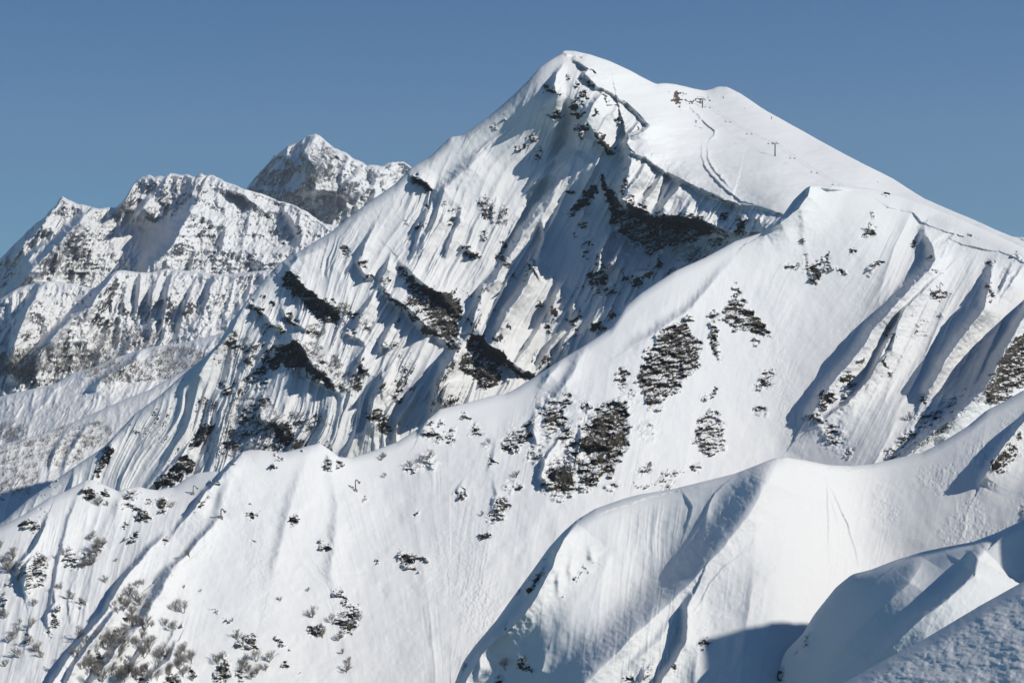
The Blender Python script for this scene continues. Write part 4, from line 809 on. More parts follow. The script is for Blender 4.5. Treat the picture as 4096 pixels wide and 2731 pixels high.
# --- foreground drift
fore_crest = [(3250, 2810), (3375, 2731), (3518, 2650), (3722, 2541), (3925, 2419), (4096, 2324), (4700, 1990)]
def fore_base(u, v):
    nx, ny, nz = -.46, -.2, .865
    return -15.2 / (nx * (u - CU) / F + ny + nz * (V0 - v) / F)


def fore_detail(u, v, wu, wv, D, off, rock, dvc):
    d = fbm(u / 24., v / 13., 4, 5, .55) * .030 + fbm(u / 110., v / 70., 3, 8) * .06
    return d.astype(np.float32), rock


sheet('foreground_snow', fore_crest, 3250, 4700, 4, [(3200, 3200), (4700, 3200)], fore_base, [], [], fore_detail, M_fore, sm=30, cn=.6, rnd=(2.0, 60), back=6, backslope=1.0, warp=2)

# --- distant range
def far_detail(scale, rockamt, rough, seed, streak=1.):
    def f(u, v, wu, wv, D, off, rock, dvc):
        k = scale
        c = u + .25 * v + 20 * fbm(u / 160, v / 160, 3, seed)
        big = (ridged(c / 150., v / 230., 3, seed, .5) - .45) * 120 * k
        med = ((ridged(c / 46., v / (80. * streak), 4, seed + 3, .6) - .45) * 70 + (ridged(c / 15. + v / 40., v / 34., 3, seed + 6, .6) - .45) * 26) * k * rough
        fin = fbm(u / 9., v / 11., 3, seed + 5, .6) * 12 * k * rough
        d = (big + med + fin) * sst(-6, 16, dvc)
        g = np.gradient(d + off, axis=0) / 3.
        g2 = np.gradient(d + off, axis=1) / 3.
        st = fbm(u / 60., v / 60., 4, seed + 2)
        r = rockamt(u, v) * (.85 + .6 * st) + .20 * sst(0, 1.2 * k * 4, g)
        rock = np.maximum(np.clip(r, 0, 1), rock)
        return d.astype(np.float32), rock.astype(np.float32)
    return f


peak_crest = fr('z1', [(1300, 560), (1370, 480), (1400, 440), (1440, 400), (1490, 345), (1520, 300), (1560, 282), (1590, 260), (1640, 240), (1680, 215), (1710, 200), (1745, 190), (1775, 205), (1795, 220), (1820, 245), (1850, 272), (1880, 282), (1920, 300), (1960, 328),
                       (1990, 340), (2030, 362), (2060, 358), (2110, 366), (2150, 350), (2200, 345), (2240, 350), (2280, 372), (2500, 430), (3000, 600), (3500, 700), (5600, 760)])
peak_crest = [(u, v if u < 1800 else max(v, 800)) for u, v in peak_crest]
peak_base = rbf([(900, 800, 7000), (1261, 540, 6900), (1650, 670, 6900), (1000, 1200, 6100), (1261, 1000, 6300), (1650, 1000, 6450), (4096, 960, 8000), (4096, 1300, 7200), (2500, 900, 7200)])
peak_feat = [('z1', 200, 30, 60, [(1745, 192), (1700, 300), (1745, 380), (1690, 450), (1600, 520), (1520, 560)]), ('z1', 140, 20, 60, [(1590, 290), (1640, 360), (1650, 420)]), ('z1', 120, 12, 40, [(1790, 320), (1740, 400), (1720, 430)]),
             ('z1', 150, 20, 60, [(2000, 400), (1930, 460), (1900, 560)]), ('z1', 140, 20, 80, [(1610, 510), (1800, 500), (1980, 530)])]
peak_rocks = [('p', 'z1', [(1440, 420), (1520, 310), (1640, 260), (1720, 260), (1640, 420), (1560, 440), (1450, 480)], 26, .74), ('p', 'z1', [(1740, 330), (1850, 370), (1960, 430), (2030, 500), (1930, 560), (1760, 520), (1620, 500), (1700, 450), (1760, 400)], 26, .74)]
sheet('far_peak', peak_crest, 880, 4600, 5, [(880, 1400), (2000, 1250), (4700, 1250)], peak_base, peak_feat, peak_rocks,
      far_detail(1.3, lambda u, v: .70 - .26 * sst(1300, 1450, u) + 0 * v, 1., 1), M_far, sm=0, cn=9, rnd=(60, 12), back=3000, warp=6)

range_crest = fr('z1', [(-500, 1200), (-100, 960), (0, 880), (60, 820), (150, 730), (250, 640), (310, 580), (325, 550), (345, 535), (365, 545), (420, 572), (470, 580), (550, 600), (600, 592), (640, 592), (670, 570), (700, 530), (730, 480), (760, 440), (790, 425), (830, 415), (850, 428), (880, 420), (905, 428), (940, 408),
                        (1030, 410), (1060, 425), (1080, 432), (1100, 415), (1115, 408), (1135, 420), (1180, 415), (1250, 455), (1350, 490), (1480, 532), (1560, 562), (1640, 590), (1700, 622), (1780, 680), (1860, 702), (2100, 800), (2600, 1000)])
range_base = rbf([(-300, 1200, 5300), (0, 1030, 5300), (249, 787, 5500), (700, 700, 5600), (1000, 770, 5500), (1340, 905, 5300), (0, 1300, 4800), (400, 1150, 4900), (560, 960, 5350), (700, 1000, 5100), (900, 1080, 4850), (1300, 1200, 4700), (1000, 1400, 4400), (0, 1700, 4200), (1800, 1100, 4900)])
range_feat = [('z1', 260, 40, 130, [(1085, 560, .6), (1060, 620, 1), (1020, 690, 1), (960, 800, 1), (900, 870, 1), (820, 950, 1)]), ('z1', 260, 26, 100, [(470, 640, .5), (440, 680, 1), (380, 740, 1), (250, 880, 1), (120, 1010, 1), (50, 1080, .8)]),
              ('z1', 160, 16, 60, [(840, 540), (790, 600), (740, 650)]), ('z1', 120, 16, 60, [(1120, 430), (1060, 520), (1040, 570)]), ('z1', 130, 20, 60, [(330, 560), (250, 680), (150, 790), (60, 900)]), ('z1', 160, 20, 80, [(270, 770), (160, 900), (60, 1000)]),
              ('z1', 120, 16, 60, [(1200, 480), (1350, 520), (1440, 600)]), ('z1', 90, 16, 60, [(1560, 590), (1620, 660), (1640, 740)]), ('z1', 120, 16, 60, [(740, 470), (700, 560), (640, 630)])]
range_rocks = [('p', 'z1', [(700, 560), (760, 450), (830, 430), (880, 470), (820, 540), (760, 610), (700, 620)], 16, .8), ('p', 'z1', [(880, 520), (940, 430), (1080, 440), (1240, 480), (1200, 540), (1060, 560), (980, 620), (870, 620)], 16, .8), ('p', 'z1', [(310, 600), (345, 545), (410, 570), (360, 610)], 12, .9),
               ('b', 'z1', 420, 800, 60, 90, 20, .85), ('p', 'z1', [(300, 960), (450, 800), (560, 900), (540, 1010), (400, 1000), (280, 1000)], 30, .75), ('b', 'z1', 280, 900, 90, 120, 30, .75), ('b', 'z1', 1150, 770, 80, 50, 30, .8), ('b', 'z1', 1560, 780, 90, 60, -20, .8), ('b', 'z1', 1400, 560, 60, 40, 0, .8), ('b', 'z1', 720, 710, 50, 30, 0, .8),
               ('b', 'z1', 640, 730, 30, 40, 20, .8), ('b', 'z1', 750, 755, 40, 16, 0, .8), ('b', 'z1', 1000, 820, 70, 50, -40, .75), ('b', 'z1', 550, 700, 30, 50, 0, .8), ('b', 'z1', 860, 650, 60, 20, 20, .85), ('b', 'z1', 60, 950, 60, 60, 0, .7), ('b', 'z1', 1470, 740, 60, 60, 0, .55)]


def range_amt(u, v):
    bowl = np.exp(-(((u - 590) / 110) ** 2 + ((v - 960) / 90) ** 2) * 1.2)
    return .53 * (1 - bowl)


_rd = far_detail(1.0, range_amt, 1., 4)


def range_detail(u, v, wu, wv, D, off, rock, dvc):
    d, r = _rd(u, v, wu, wv, D, off, rock, dvc)
    bowl = np.exp(-(((u - 600) / 130) ** 2 + ((v - 950) / 110) ** 2) ** 2)
    return d * (1 - .92 * bowl), r


sheet('far_range', range_crest, -360, 1900, 3.5, [(-400, 1900), (1900, 1700)], range_base, range_feat, range_rocks, range_detail, M_far, sm=0, cn=8, rnd=(60, 12), back=2600, warp=6)

M_far2 = terrain_material('snow_and_rock_foothills', 1.8, rock_hi=(.15, .148, .15), rock_lo=(.07, .068, .07), bump=.3)
foot_crest = fr('z1', [(-500, 1300), (-100, 1150), (0, 1100), (100, 1040), (230, 1002), (330, 1005), (420, 1020), (520, 1042), (560, 1010), (600, 970), (640, 945), (680, 940), (750, 952), (830, 955), (920, 932), (1000, 940), (1100, 952), (1190, 966), (1290, 962), (1440, 945), (1700, 930), (2300, 1000)])
foot_base = rbf([(-300, 1280, 3900), (0, 1195, 3900), (463, 1083, 4000), (860, 1097, 3950), (1300, 1080, 3850), (0, 1500, 3550), (463, 1400, 3600), (900, 1400, 3500), (0, 1900, 3100), (900, 1700, 3150), (1500, 1300, 3600)])
foot_feat = [('z1', 120, 22, 80, [(650, 950, .5), (600, 1010, 1), (540, 1080, 1), (500, 1150, 1), (400, 1210, 1), (280, 1330, .6)]), ('z1', 70, 14, 40, [(700, 1040), (690, 1150)]), ('z1', 80, 14, 50, [(960, 960), (930, 1080), (900, 1250)]), ('z1', 70, 14, 50, [(1080, 1000), (1040, 1120), (1000, 1250)]),
             ('z1', 70, 14, 50, [(890, 960), (850, 1080), (830, 1280)]), ('z1', 120, 20, 80, [(230, 1030, .5), (200, 1090, 1), (150, 1180, 1), (100, 1300, 1), (60, 1450, 1)]), ('z1', 90, 16, 60, [(420, 1190), (330, 1280), (200, 1400), (80, 1520)]), ('z1', 60, 14, 50, [(1200, 970), (1160, 1060), (1130, 1160)]), ('z1', 60, 14, 50, [(780, 960), (770, 1060), (760, 1200)])]
foot_rocks = [('p', 'z1', [(640, 960), (670, 980), (650, 1100), (600, 1180), (630, 1230), (600, 1270), (540, 1250), (520, 1180), (570, 1080), (600, 1000)], 14, .8), ('b', 'z1', 950, 1110, 26, 160, 8, .85), ('b', 'z1', 1050, 1150, 34, 110, 8, .78), ('b', 'z1', 690, 1150, 22, 60, 0, .75), ('b', 'z1', 835, 1210, 14, 100, 5, .7), ('b', 'z1', 300, 1100, 90, 30, 0, .75), ('b', 'z1', 200, 1200, 80, 90, 0, .6),
              ('b', 'z1', 180, 1320, 80, 50, 0, .7), ('b', 'z1', 60, 1490, 160, 50, 0, .9), ('b', 'z1', 360, 1500, 60, 40, 0, .9), ('b', 'z1', 1230, 1110, 90, 60, 0, .62), ('b', 'z1', 150, 1430, 100, 60, 0, .66), ('b', 'z1', 1130, 1020, 30, 30, 0, .8), ('b', 'z1', 780, 1080, 16, 50, 0, .6)]
sheet('far_foothills', foot_crest, -360, 1700, 3.5, [(-400, 2200), (1700, 2000)], foot_base, foot_feat, foot_rocks,
      far_detail(.42, lambda u, v: .36 + .25 * sst(1300, 1500, v) * sst(900, 400, u) + 0 * u, 1.5, 2, 1.3), M_far2, sm=8, cn=2, rnd=(50, 24), back=1500, warp=5)

M_far3 = terrain_material('snow_and_rock_lower_slopes', 1.6, rock_hi=(.13, .12, .11), rock_lo=(.05, .047, .045), bump=.3)
low_crest = fr('z1', [(-500, 1760), (0, 1640), (300, 1570), (400, 1512), (540, 1470), (620, 1430), (700, 1405), (780, 1380), (860, 1362), (1000, 1345), (1190, 1300), (1400, 1230), (2000, 1100)])
low_base = rbf([(-300, 1700, 2900), (0, 1585, 2900), (564, 1402, 3000), (860, 1340, 3000), (400, 1800, 2600), (0, 2000, 2500), (900, 1700, 2700), (1300, 1300, 3000)])
low_rocks = [('b', 'z1', 650, 1500, 70, 16, -20, .85), ('b', 'z1', 760, 1500, 50, 40, 0, .6), ('b', 'z1', 860, 1480, 90, 40, 0, .6), ('b', 'z1', 1000, 1440, 80, 60, 0, .6)]
sheet('lower_slope', low_crest, -360, 1500, 3.5, [(-400, 2500), (1500, 2100)], low_base, [('z1', 50, 14, 60, [(800, 1370), (740, 1450), (600, 1522), (500, 1600)])], low_rocks,
      far_detail(.13, lambda u, v: .46 + 0 * u, 1.2, 6, 1.5), M_far3, sm=16, cn=1.5, rnd=(30, 30), back=500, warp=5)
valley_crest = [(-500, 1960), (-100, 1810), (0, 1779), (131, 1746), (263, 1702), (400, 1640), (520, 1588), (592, 1562), (700, 1500), (900, 1400), (1200, 1250)]
valley_base = rbf([(-300, 1860, 2150), (0, 1779, 2150), (263, 1700, 2250), (592, 1558, 2350), (0, 2150, 1850), (300, 2100, 1900), (500, 1900, 2050), (900, 1500, 2400), (0, 2400, 1650)])
valley_rocks = [('b', 'z6', 340, 170, 20, 60, 10, .8), ('b', 'z6', 310, 250, 20, 40, 0, .8), ('b', 'z6', 15, 420, 30, 60, 0, .9), ('b', 'z6', 570, 70, 60, 40, 0, .6), ('b', 'z6', 130, 330, 60, 80, 0, .55), ('b', 'z6', 30, 240, 40, 90, 0, .55)]
sheet('valley_slope', valley_crest, -360, 1100, 3.5, [(-400, 2500), (1100, 2300)], valley_base, [('z6', 20, 14, 60, [(420, 20), (340, 160), (300, 280)]), ('z6', 20, 14, 60, [(560, -20), (470, 100), (380, 280)])], valley_rocks,
      far_detail(.07, lambda u, v: .38 + 0 * u, 1.2, 8, 1.6), M_far3, sm=16, cn=1.5, rnd=(20, 30), back=300, warp=5)
#@@OBJECTS@@
# ------------------------------------------------------------------ things standing on the snow
def tag(o, label=None, cat=None, group=None, kind=None):
    if label: o['label'] = label
    if cat: o['category'] = cat
    if group: o['group'] = group
    if kind: o['kind'] = kind
    return o


def empty(name, loc, rz=0., sc=1.):
    o = bpy.data.objects.new(name, None); o.location = loc; o.rotation_euler = (0, 0, rz); o.scale = (sc,) * 3
    o.empty_display_size = .5
    COL.objects.link(o); return o


def copy_tree(o, parent=None):
    kids = [c for c in bpy.data.objects if c.parent == o] if not hasattr(copy_tree, 'kids') else copy_tree.kids.get(o.name, [])
    c = o.copy(); COL.objects.link(c); c.parent = parent
    for k in kids: copy_tree(k, c)
    return c


class MB:
    def __init__(s): s.v = []; s.f = []

    def box(s, c, d, rot=None):
        c = Vector(c); i = len(s.v)
        for x in (-1, 1):
            for y in (-1, 1):
                for z in (-1, 1):
                    p = Vector((x * d[0] / 2, y * d[1] / 2, z * d[2] / 2))
                    if rot is not None: p = rot @ p
                    s.v.append(c + p)
        s.f += [tuple(i + k for k in q) for q in ((0, 1, 3, 2), (4, 6, 7, 5), (0, 4, 5, 1), (2, 3, 7, 6), (0, 2, 6, 4), (1, 5, 7, 3))]
        return s

    def tube(s, pts, rad, n=8, cap=True):
        pts = [Vector(p) for p in pts]
        if not hasattr(rad, '__len__'): rad = [rad] * len(pts)
        rings = []
        for k, p in enumerate(pts):
            t = (pts[min(k + 1, len(pts) - 1)] - pts[max(k - 1, 0)]).normalized()
            a = t.cross(Vector((.13, .97, .21))).normalized(); b = t.cross(a)
            i = len(s.v)
            for j in range(n):
                w = 2 * math.pi * j / n
                s.v.append(p + (a * math.cos(w) + b * math.sin(w)) * rad[k])
            rings.append(i)
        for q in range(len(rings) - 1):
            for j in range(n):
                j2 = (j + 1) % n
                s.f.append((rings[q] + j, rings[q] + j2, rings[q + 1] + j2, rings[q + 1] + j))
        if cap:
            s.f.append(tuple(rings[0] + j for j in range(n))[::-1]); s.f.append(tuple(rings[-1] + j for j in range(n)))
        return s

    def build(s, name, mat, parent=None, smooth=False):
        me = bpy.data.meshes.new(name); me.from_pydata([tuple(p) for p in s.v], [], s.f); me.materials.append(mat)
        if smooth: me.polygons.foreach_set('use_smooth', [True] * len(me.polygons))
        me.update()
        o = bpy.data.objects.new(name, me); COL.objects.link(o); o.parent = parent
        return o


M_steel = flat_material('galvanised_steel', (.24, .24, .25), .45, .5)
M_dark = flat_material('dark_painted_steel', (.07, .07, .08), .6)
M_conc = flat_material('concrete', (.30, .27, .23), .9)
M_wood = flat_material('weathered_timber', (.10, .075, .055), .9)
M_glass = flat_material('window_glass', (.05, .07, .09), .15)
M_wall = flat_material('pale_cabin_panel', (.45, .46, .47), .7)
M_twig = flat_material('bare_birch_twigs', (.25, .225, .20), .9)
M_bark = flat_material('birch_bark', (.20, .175, .15), .9)

# --- avalanche exploders
def exploder(sheet_n, u, v, h, rz, label, thick=1.):
    r = empty('avalanche_exploder', on(sheet_n, u, v) - Vector((0, 0, .3)), rz)
    tag(r, label, 'exploder', 'gas exploders for releasing avalanches')
    MB().box((0, 0, .1), (1.5 * thick, 1.3 * thick, 1.5)).box((0, 0, .95), (1.1 * thick, 1.0 * thick, .3)).build('base_block', M_conc, r)
    rt = .27 * thick
    MB().tube([(0, 0, .9), (0, 0, h * .5), (0, 0, h - .9)], rt, 14).build('mast_tube', M_steel, r, True)
    b = [(0, 0, h - .92)]
    for k in range(9):
        a = math.pi * k / 8 * .92
        b.append((.55 - .55 * math.cos(a), 0, h - .75 + .62 * math.sin(a)))
    b.append((1.35, 0, h - 1.15))
    MB().tube(b, rt * .92, 12).build('elbow_pipe', M_steel, r, True)
    MB().tube([(1.3, 0, h - 1.08), (1.75, 0, h - 1.36), (2.05, 0, h - 1.52)], [rt * 1.1, rt * 1.7, rt * 2.3], 14, False).build('blast_nozzle', M_steel, r, True)
    f = MB().tube([(0, 0, 1.05), (0, 0, 1.17)], rt * 1.7, 14); f.build('flange', M_steel, r)
    return r


exploder('middle_ridge', 1422, 1962, 5.4, .35, 'tall grey exploder mast nearest the lowest saddle of the snowy middle ridge', 1.1)
exploder('middle_ridge', 773, 1976, 4.2, .2, 'thin exploder mast standing in the shallow snow bowl beside a sharp shadow', .8)
exploder('middle_ridge', 884, 2070, 4.2, .1, 'stout short exploder on the shaded flank of the round snow dome', 1.15)
exploder('middle_ridge', 3475, 925, 5.6, .5, 'exploder just above a small rock cluster under the flat snowy top', 1.)
exploder('middle_ridge', 3760, 1163, 5.2, .5, 'exploder on a square block above scrubby rocks between two long shadows', .85)

# --- chairlift
P_st = on('main_mountain', 2806, 418); P_t1 = on('main_mountain', 2810, 431); P_t2 = on('main_mountain', 3100, 625); P_lo = on('main_mountain', 3420, 810)
ld = (P_lo - P_t2); ld.z = 0; ld.normalize()
la = math.atan2(ld.y, ld.x); lat = Vector((-ld.y, ld.x, 0))


def pylon(base, h, label, big=True):
    r = empty('lift_pylon', base - Vector((0, 0, .5)), la)
    tag(r, label, 'lift pylon', 'pylons of the chairlift')
    k = 1
    MB().tube([(0, 0, 0), (0, 0, h * .5), (0, 0, h)], [.75 * k, .6 * k, .42 * k], 14).build('mast', M_steel, r, True)
    MB().box((0, 0, h), (.5, 5.6 * k, .5)).build('crossarm', M_steel, r)
    for s_ in (-1, 1):
        m = MB().box((0, s_ * 2.6 * k, h - .1), (4.4 * k, .32, .4), Matrix.Rotation(.28, 3, 'Y'))
        for q in range(6):
            x = (-1.9 + q * .76) * k
            m.tube([(x, s_ * 2.6 * k - .12, h - .1 - x * .29 + .3), (x, s_ * 2.6 * k + .12, h - .1 - x * .29 + .3)], .28, 8)
        m.build('sheave_train', M_dark, r)
    f = MB().box((0, 0, h + 1.5), (.14, 5. * k, .14))
    for y in (-1.7, 0, 1.7): f.box((0, y * k, h + .75), (.14, .14, 1.5))
    f.build('lifting_frame', M_steel, r)
    MB().box((.75, 0, h * .5), (.08, .45, h * .96)).build('ladder', M_dark, r)
    return r


H2 = 12.5
pylon(P_t2, H2, 'tall lone chairlift pylon standing in the middle of the smooth snow slope')
pylon(P_t1, 8.5, 'short chairlift pylon right beside the summit station', False)
# summit station
st = empty('lift_station', P_st + Vector((-3, 4, -.4)), la)
st.scale = (1.25,) * 3
tag(st, 'dark summit station of the chairlift by the top of the groomed road', 'lift station')
MB().box((-1, 0, 1.1), (7, 5, 2.6)).build('cabin_wall', M_wall, st)
MB().box((-1, 0, 2.6), (8.4, 6.2, .35)).build('roof', M_dark, st)
for k_ in (-2.6, -.2, 2.0): 
    w_ = MB().box((k_ - .8, -2.53, 1.5), (1.3, .08, 1.0)).build('window', M_glass, st)
    MB().box((k_ - .8, -2.575, 1.5), (1.3, .08, .1)).build('glazing_bar', M_dark, w_)
MB().box((-11, 0, 1.9), (13, 6, 1.1)).build('loading_deck', M_wood, st)
for x_ in (-16, -12, -8): MB().box((x_, -2, .6), (.35, .35, 2.4)).build('deck_post', M_wood, st)
MB().tube([(3.5, 0, 0), (3.5, 0, 5.2)], .4, 10).build('gantry_post', M_steel, st, True)
MB().box((3.5, 0, 5.2), (.5, 8.5, .5)).box((3.5, 0, 6.6), (.2, 6, .2)).box((3.5, -2.8, 5.9), (.2, .2, 1.4)).box((3.5, 2.8, 5.9), (.2, .2, 1.4)).build('gantry_beam', M_steel, st)
MB().tube([(3.5, 0, 4.5), (3.5, 0, 4.75)], 2.3, 24).build('bullwheel', M_dark, st)

top_a = P_st + Vector((0, 0, 5)); top_b = P_t1 + Vector((0, 0, 6.7)); top_c = P_t2 + Vector((0, 0, H2)); top_d = P_lo + Vector((0, 0, 9)); top_e = P_lo + ld * 120 + Vector((0, 0, -55))
cab = MB(); SPANS = []
for s_ in (-1, 1):
    line = [top_a + lat * s_ * 2.1]
    for a_, b_ in ((top_a, top_b), (top_b, top_c), (top_c, top_d), (top_d, top_e)):
        for k_ in range(1, 13):
            t_ = k_ / 12; L_ = (b_ - a_).length
            line.append(a_.lerp(b_, t_) + lat * s_ * 2.35 + Vector((0, 0, -4 * t_ * (1 - t_) * L_ * .018)))
    cab.tube(line, .045, 5); SPANS.append(line)
tag(cab.build('haul_rope', M_dark, None), 'pair of thin steel ropes running down the slope through the lift pylons', 'cable')


def chair_proto():
    r = empty('chairlift_chair', (0, 0, 0))
    MB().tube([(0, 0, .05), (0, 0, -.8), (.12, 0, -1.7)], .06, 6).box((0, 0, 0), (.5, .16, .2)).build('hanger', M_steel, r)
    MB().box((.35, 0, -2.9), (.62, 2.1, .12)).build('seat', M_dark, r)
    MB().box((.05, 0, -2.45), (.1, 2.1, .5), Matrix.Rotation(-.2, 3, 'Y')).build('backrest', M_dark, r)
    f = MB().tube([(.1, -1.05, -2.9), (.02, -1.05, -2.0), (.1, -.6, -1.72), (.12, 0, -1.66), (.1, .6, -1.72), (.02, 1.05, -2.0), (.1, 1.05, -2.9)], .055, 6)
    f.build('bail_frame', M_steel, r)
    MB().tube([(.6, -1., -2.9), (.8, -1., -2.35), (.8, 1., -2.35), (.6, 1., -2.9)], .04, 5).build('safety_bar', M_steel, r)
    return r


chairs_px = [(0, 2820.4, 'empty chair hanging right beside the short pylon at the station'), (1, 2839, 'empty chair just downhill of the summit station'),
             (0, 2901.5, 'left chair of the first pair below the summit station'), (1, 2921, 'right chair of the first pair below the summit station'),
             (0, 2987, 'left chair of the second pair below the summit station'), (1, 3006, 'right chair of the second pair below the summit station'),
             (0, 3073.5, 'chair hanging clear of the tall pylon on its uphill side'), (1, 3092, 'chair overlapping the crossarm of the tall pylon'),
             (0, 3160.5, 'left chair of the first pair below the tall pylon'), (1, 3178.5, 'right chair of the first pair below the tall pylon'),
             (0, 3245, 'left chair of the second pair below the tall pylon'), (1, 3268.5, 'right chair of the second pair below the tall pylon'),
             (0, 3330, 'upper chair of the lowest pair above the cornice top'), (1, 3359, 'lowest chair hanging just above the flat cornice top')]
proto = chair_proto(); copy_tree.kids = {'chairlift_chair': [c for c in bpy.data.objects if c.parent == proto]}
sgn = 1 if lat.x < 0 else -1
lines = {0: SPANS[1] if sgn > 0 else SPANS[0], 1: SPANS[0] if sgn > 0 else SPANS[1]}
for i_, (side, u_, lb) in enumerate(chairs_px):
    ln = lines[side]; best = None
    for a_, b_ in zip(ln[:-1], ln[1:]):
        ua = CU + F * a_.x / a_.y; ub = CU + F * b_.x / b_.y
        if (ua - u_) * (ub - u_) <= 0 and ua != ub:
            t_ = (u_ - ua) / (ub - ua); best = a_.lerp(b_, t_)
    if best is None: continue
    c_ = proto if i_ == 0 else copy_tree(proto)
    c_.location = best; c_.rotation_euler = (0, 0, la + (math.pi if side else 0))
    tag(c_, lb, 'lift chair', 'chairs hanging on the haul rope')

# --- poles and small gear on the plateau
def pole(sheet_n, u, v, h, rad, label, name='marker_pole', cat='pole', group=None, top=True):
    r = empty(name, on(sheet_n, u, v) - Vector((0, 0, .3)))
    tag(r, label, cat, group)
    MB().tube([(0, 0, 0), (0, 0, h)], rad, 8).build('pole', M_dark, r)
    if top: MB().box((0, 0, h * .8), (.9, .15, .9)).build('panel', M_dark, r)
    return r


pole('main_mountain', 3086, 478, 3.2, .28, 'dark marker post standing at the end of the traverse track')
pole('main_mountain', 2979, 437, 1.9, .16, 'tiny dark post in the open snow between the summit and the traverse track', top=False)
pole('main_mountain', 2912, 352, 2.2, .16, 'small dark post on the skyline of the right-hand snow summit', top=False)
pole('main_mountain', 3510, 731, 1.8, .16, 'tiny post far down the open snow slope above the flat cornice top', top=False)
m_ = empty('weather_mast', on('main_mountain', 2832, 398) - Vector((0, 0, .3)))
tag(m_, 'slim weather mast with guy legs standing behind the summit station', 'mast')
MB().tube([(0, 0, 0), (0, 0, 6.2)], .14, 8).build('pole', M_steel, m_)
MB().tube([(-2., 0, 0), (0, 0, 3.4)], .07, 6).tube([(2., 0, 0), (0, 0, 3.4)], .07, 6).build('brace', M_steel, m_)
b_ = empty('equipment_box', on('main_mountain', 2839, 405)); tag(b_, 'small dark equipment box in the snow next to the weather mast', 'box')
MB().box((0, 0, .5), (1.6, 1.3, 1.4)).build('case', M_dark, b_); MB().box((0, 0, 1.28), (1.8, 1.5, .14)).build('lid', M_steel, b_)
m2_ = empty('signal_cone', on('main_mountain', 2893, 393)); tag(m2_, 'small pointed marker tripod on the open snow below the right-hand summit', 'tripod')
MB().tube([(0, 0, 0), (0, 0, 2.4)], [.7, .06], 8).build('cone_cover', M_dark, m2_); MB().tube([(0, 0, 2.2), (0, 0, 3.1)], .06, 6).build('tip_rod', M_steel, m2_)
# drill rig like frame on the skyline of the round dome
f_ = empty('snow_fence', on('middle_ridge', 1018, 1799) - Vector((0, 0, .3))); tag(f_, 'small open barrier frame on the crest of the round snow dome', 'fence')
for x_ in (-1.6, -.4, .8, 1.9): MB().box((x_, 0, .8), (.12, .12, 1.8)).build('post', M_wood, f_)
MB().box((.1, .08, 1.5), (4, .06, .12)).box((.1, .08, 1.0), (4, .06, .12)).build('rail', M_wood, f_)

# --- rock outcrops one can tell apart
def rock_mesh(seed, sx, sy, sz, sub=5):
    import bmesh
    bm = bmesh.new(); bmesh.ops.create_icosphere(bm, subdivisions=sub, radius=1)
    co = np.array([v.co[:] for v in bm.verts], np.float32)
    a = np.arctan2(co[:, 1], co[:, 0]); x = co[:, 0] * 1.3 + seed * 7.1; z = co[:, 2] * 1.3 + co[:, 1] * .9 + seed * 3.7
    r = 1 + .42 * (ridged(x, z, 5, seed % 9, .6) - .45) * 2 * .8 + .14 * fbm(x * 4, z * 4, 3, (seed + 3) % 9)
    st_ = np.round(co[:, 2] * 5 + .5 * fbm(x * 2, z * 2, 2, 2)) / 5
    co2 = co * r[:, None]; co2[:, 2] = co2[:, 2] * .6 + st_ * r * .4
    me = bpy.data.meshes.new('rock_outcrop')
    for v, c in zip(bm.verts, co2): v.co = (c[0] * sx, c[1] * sy, c[2] * sz)
    bm.to_mesh(me); bm.free()
    at = me.attributes.new('rock', 'FLOAT', 'POINT'); at.data.foreach_set('value', np.full(len(me.vertices), .93, np.float32))
    return me


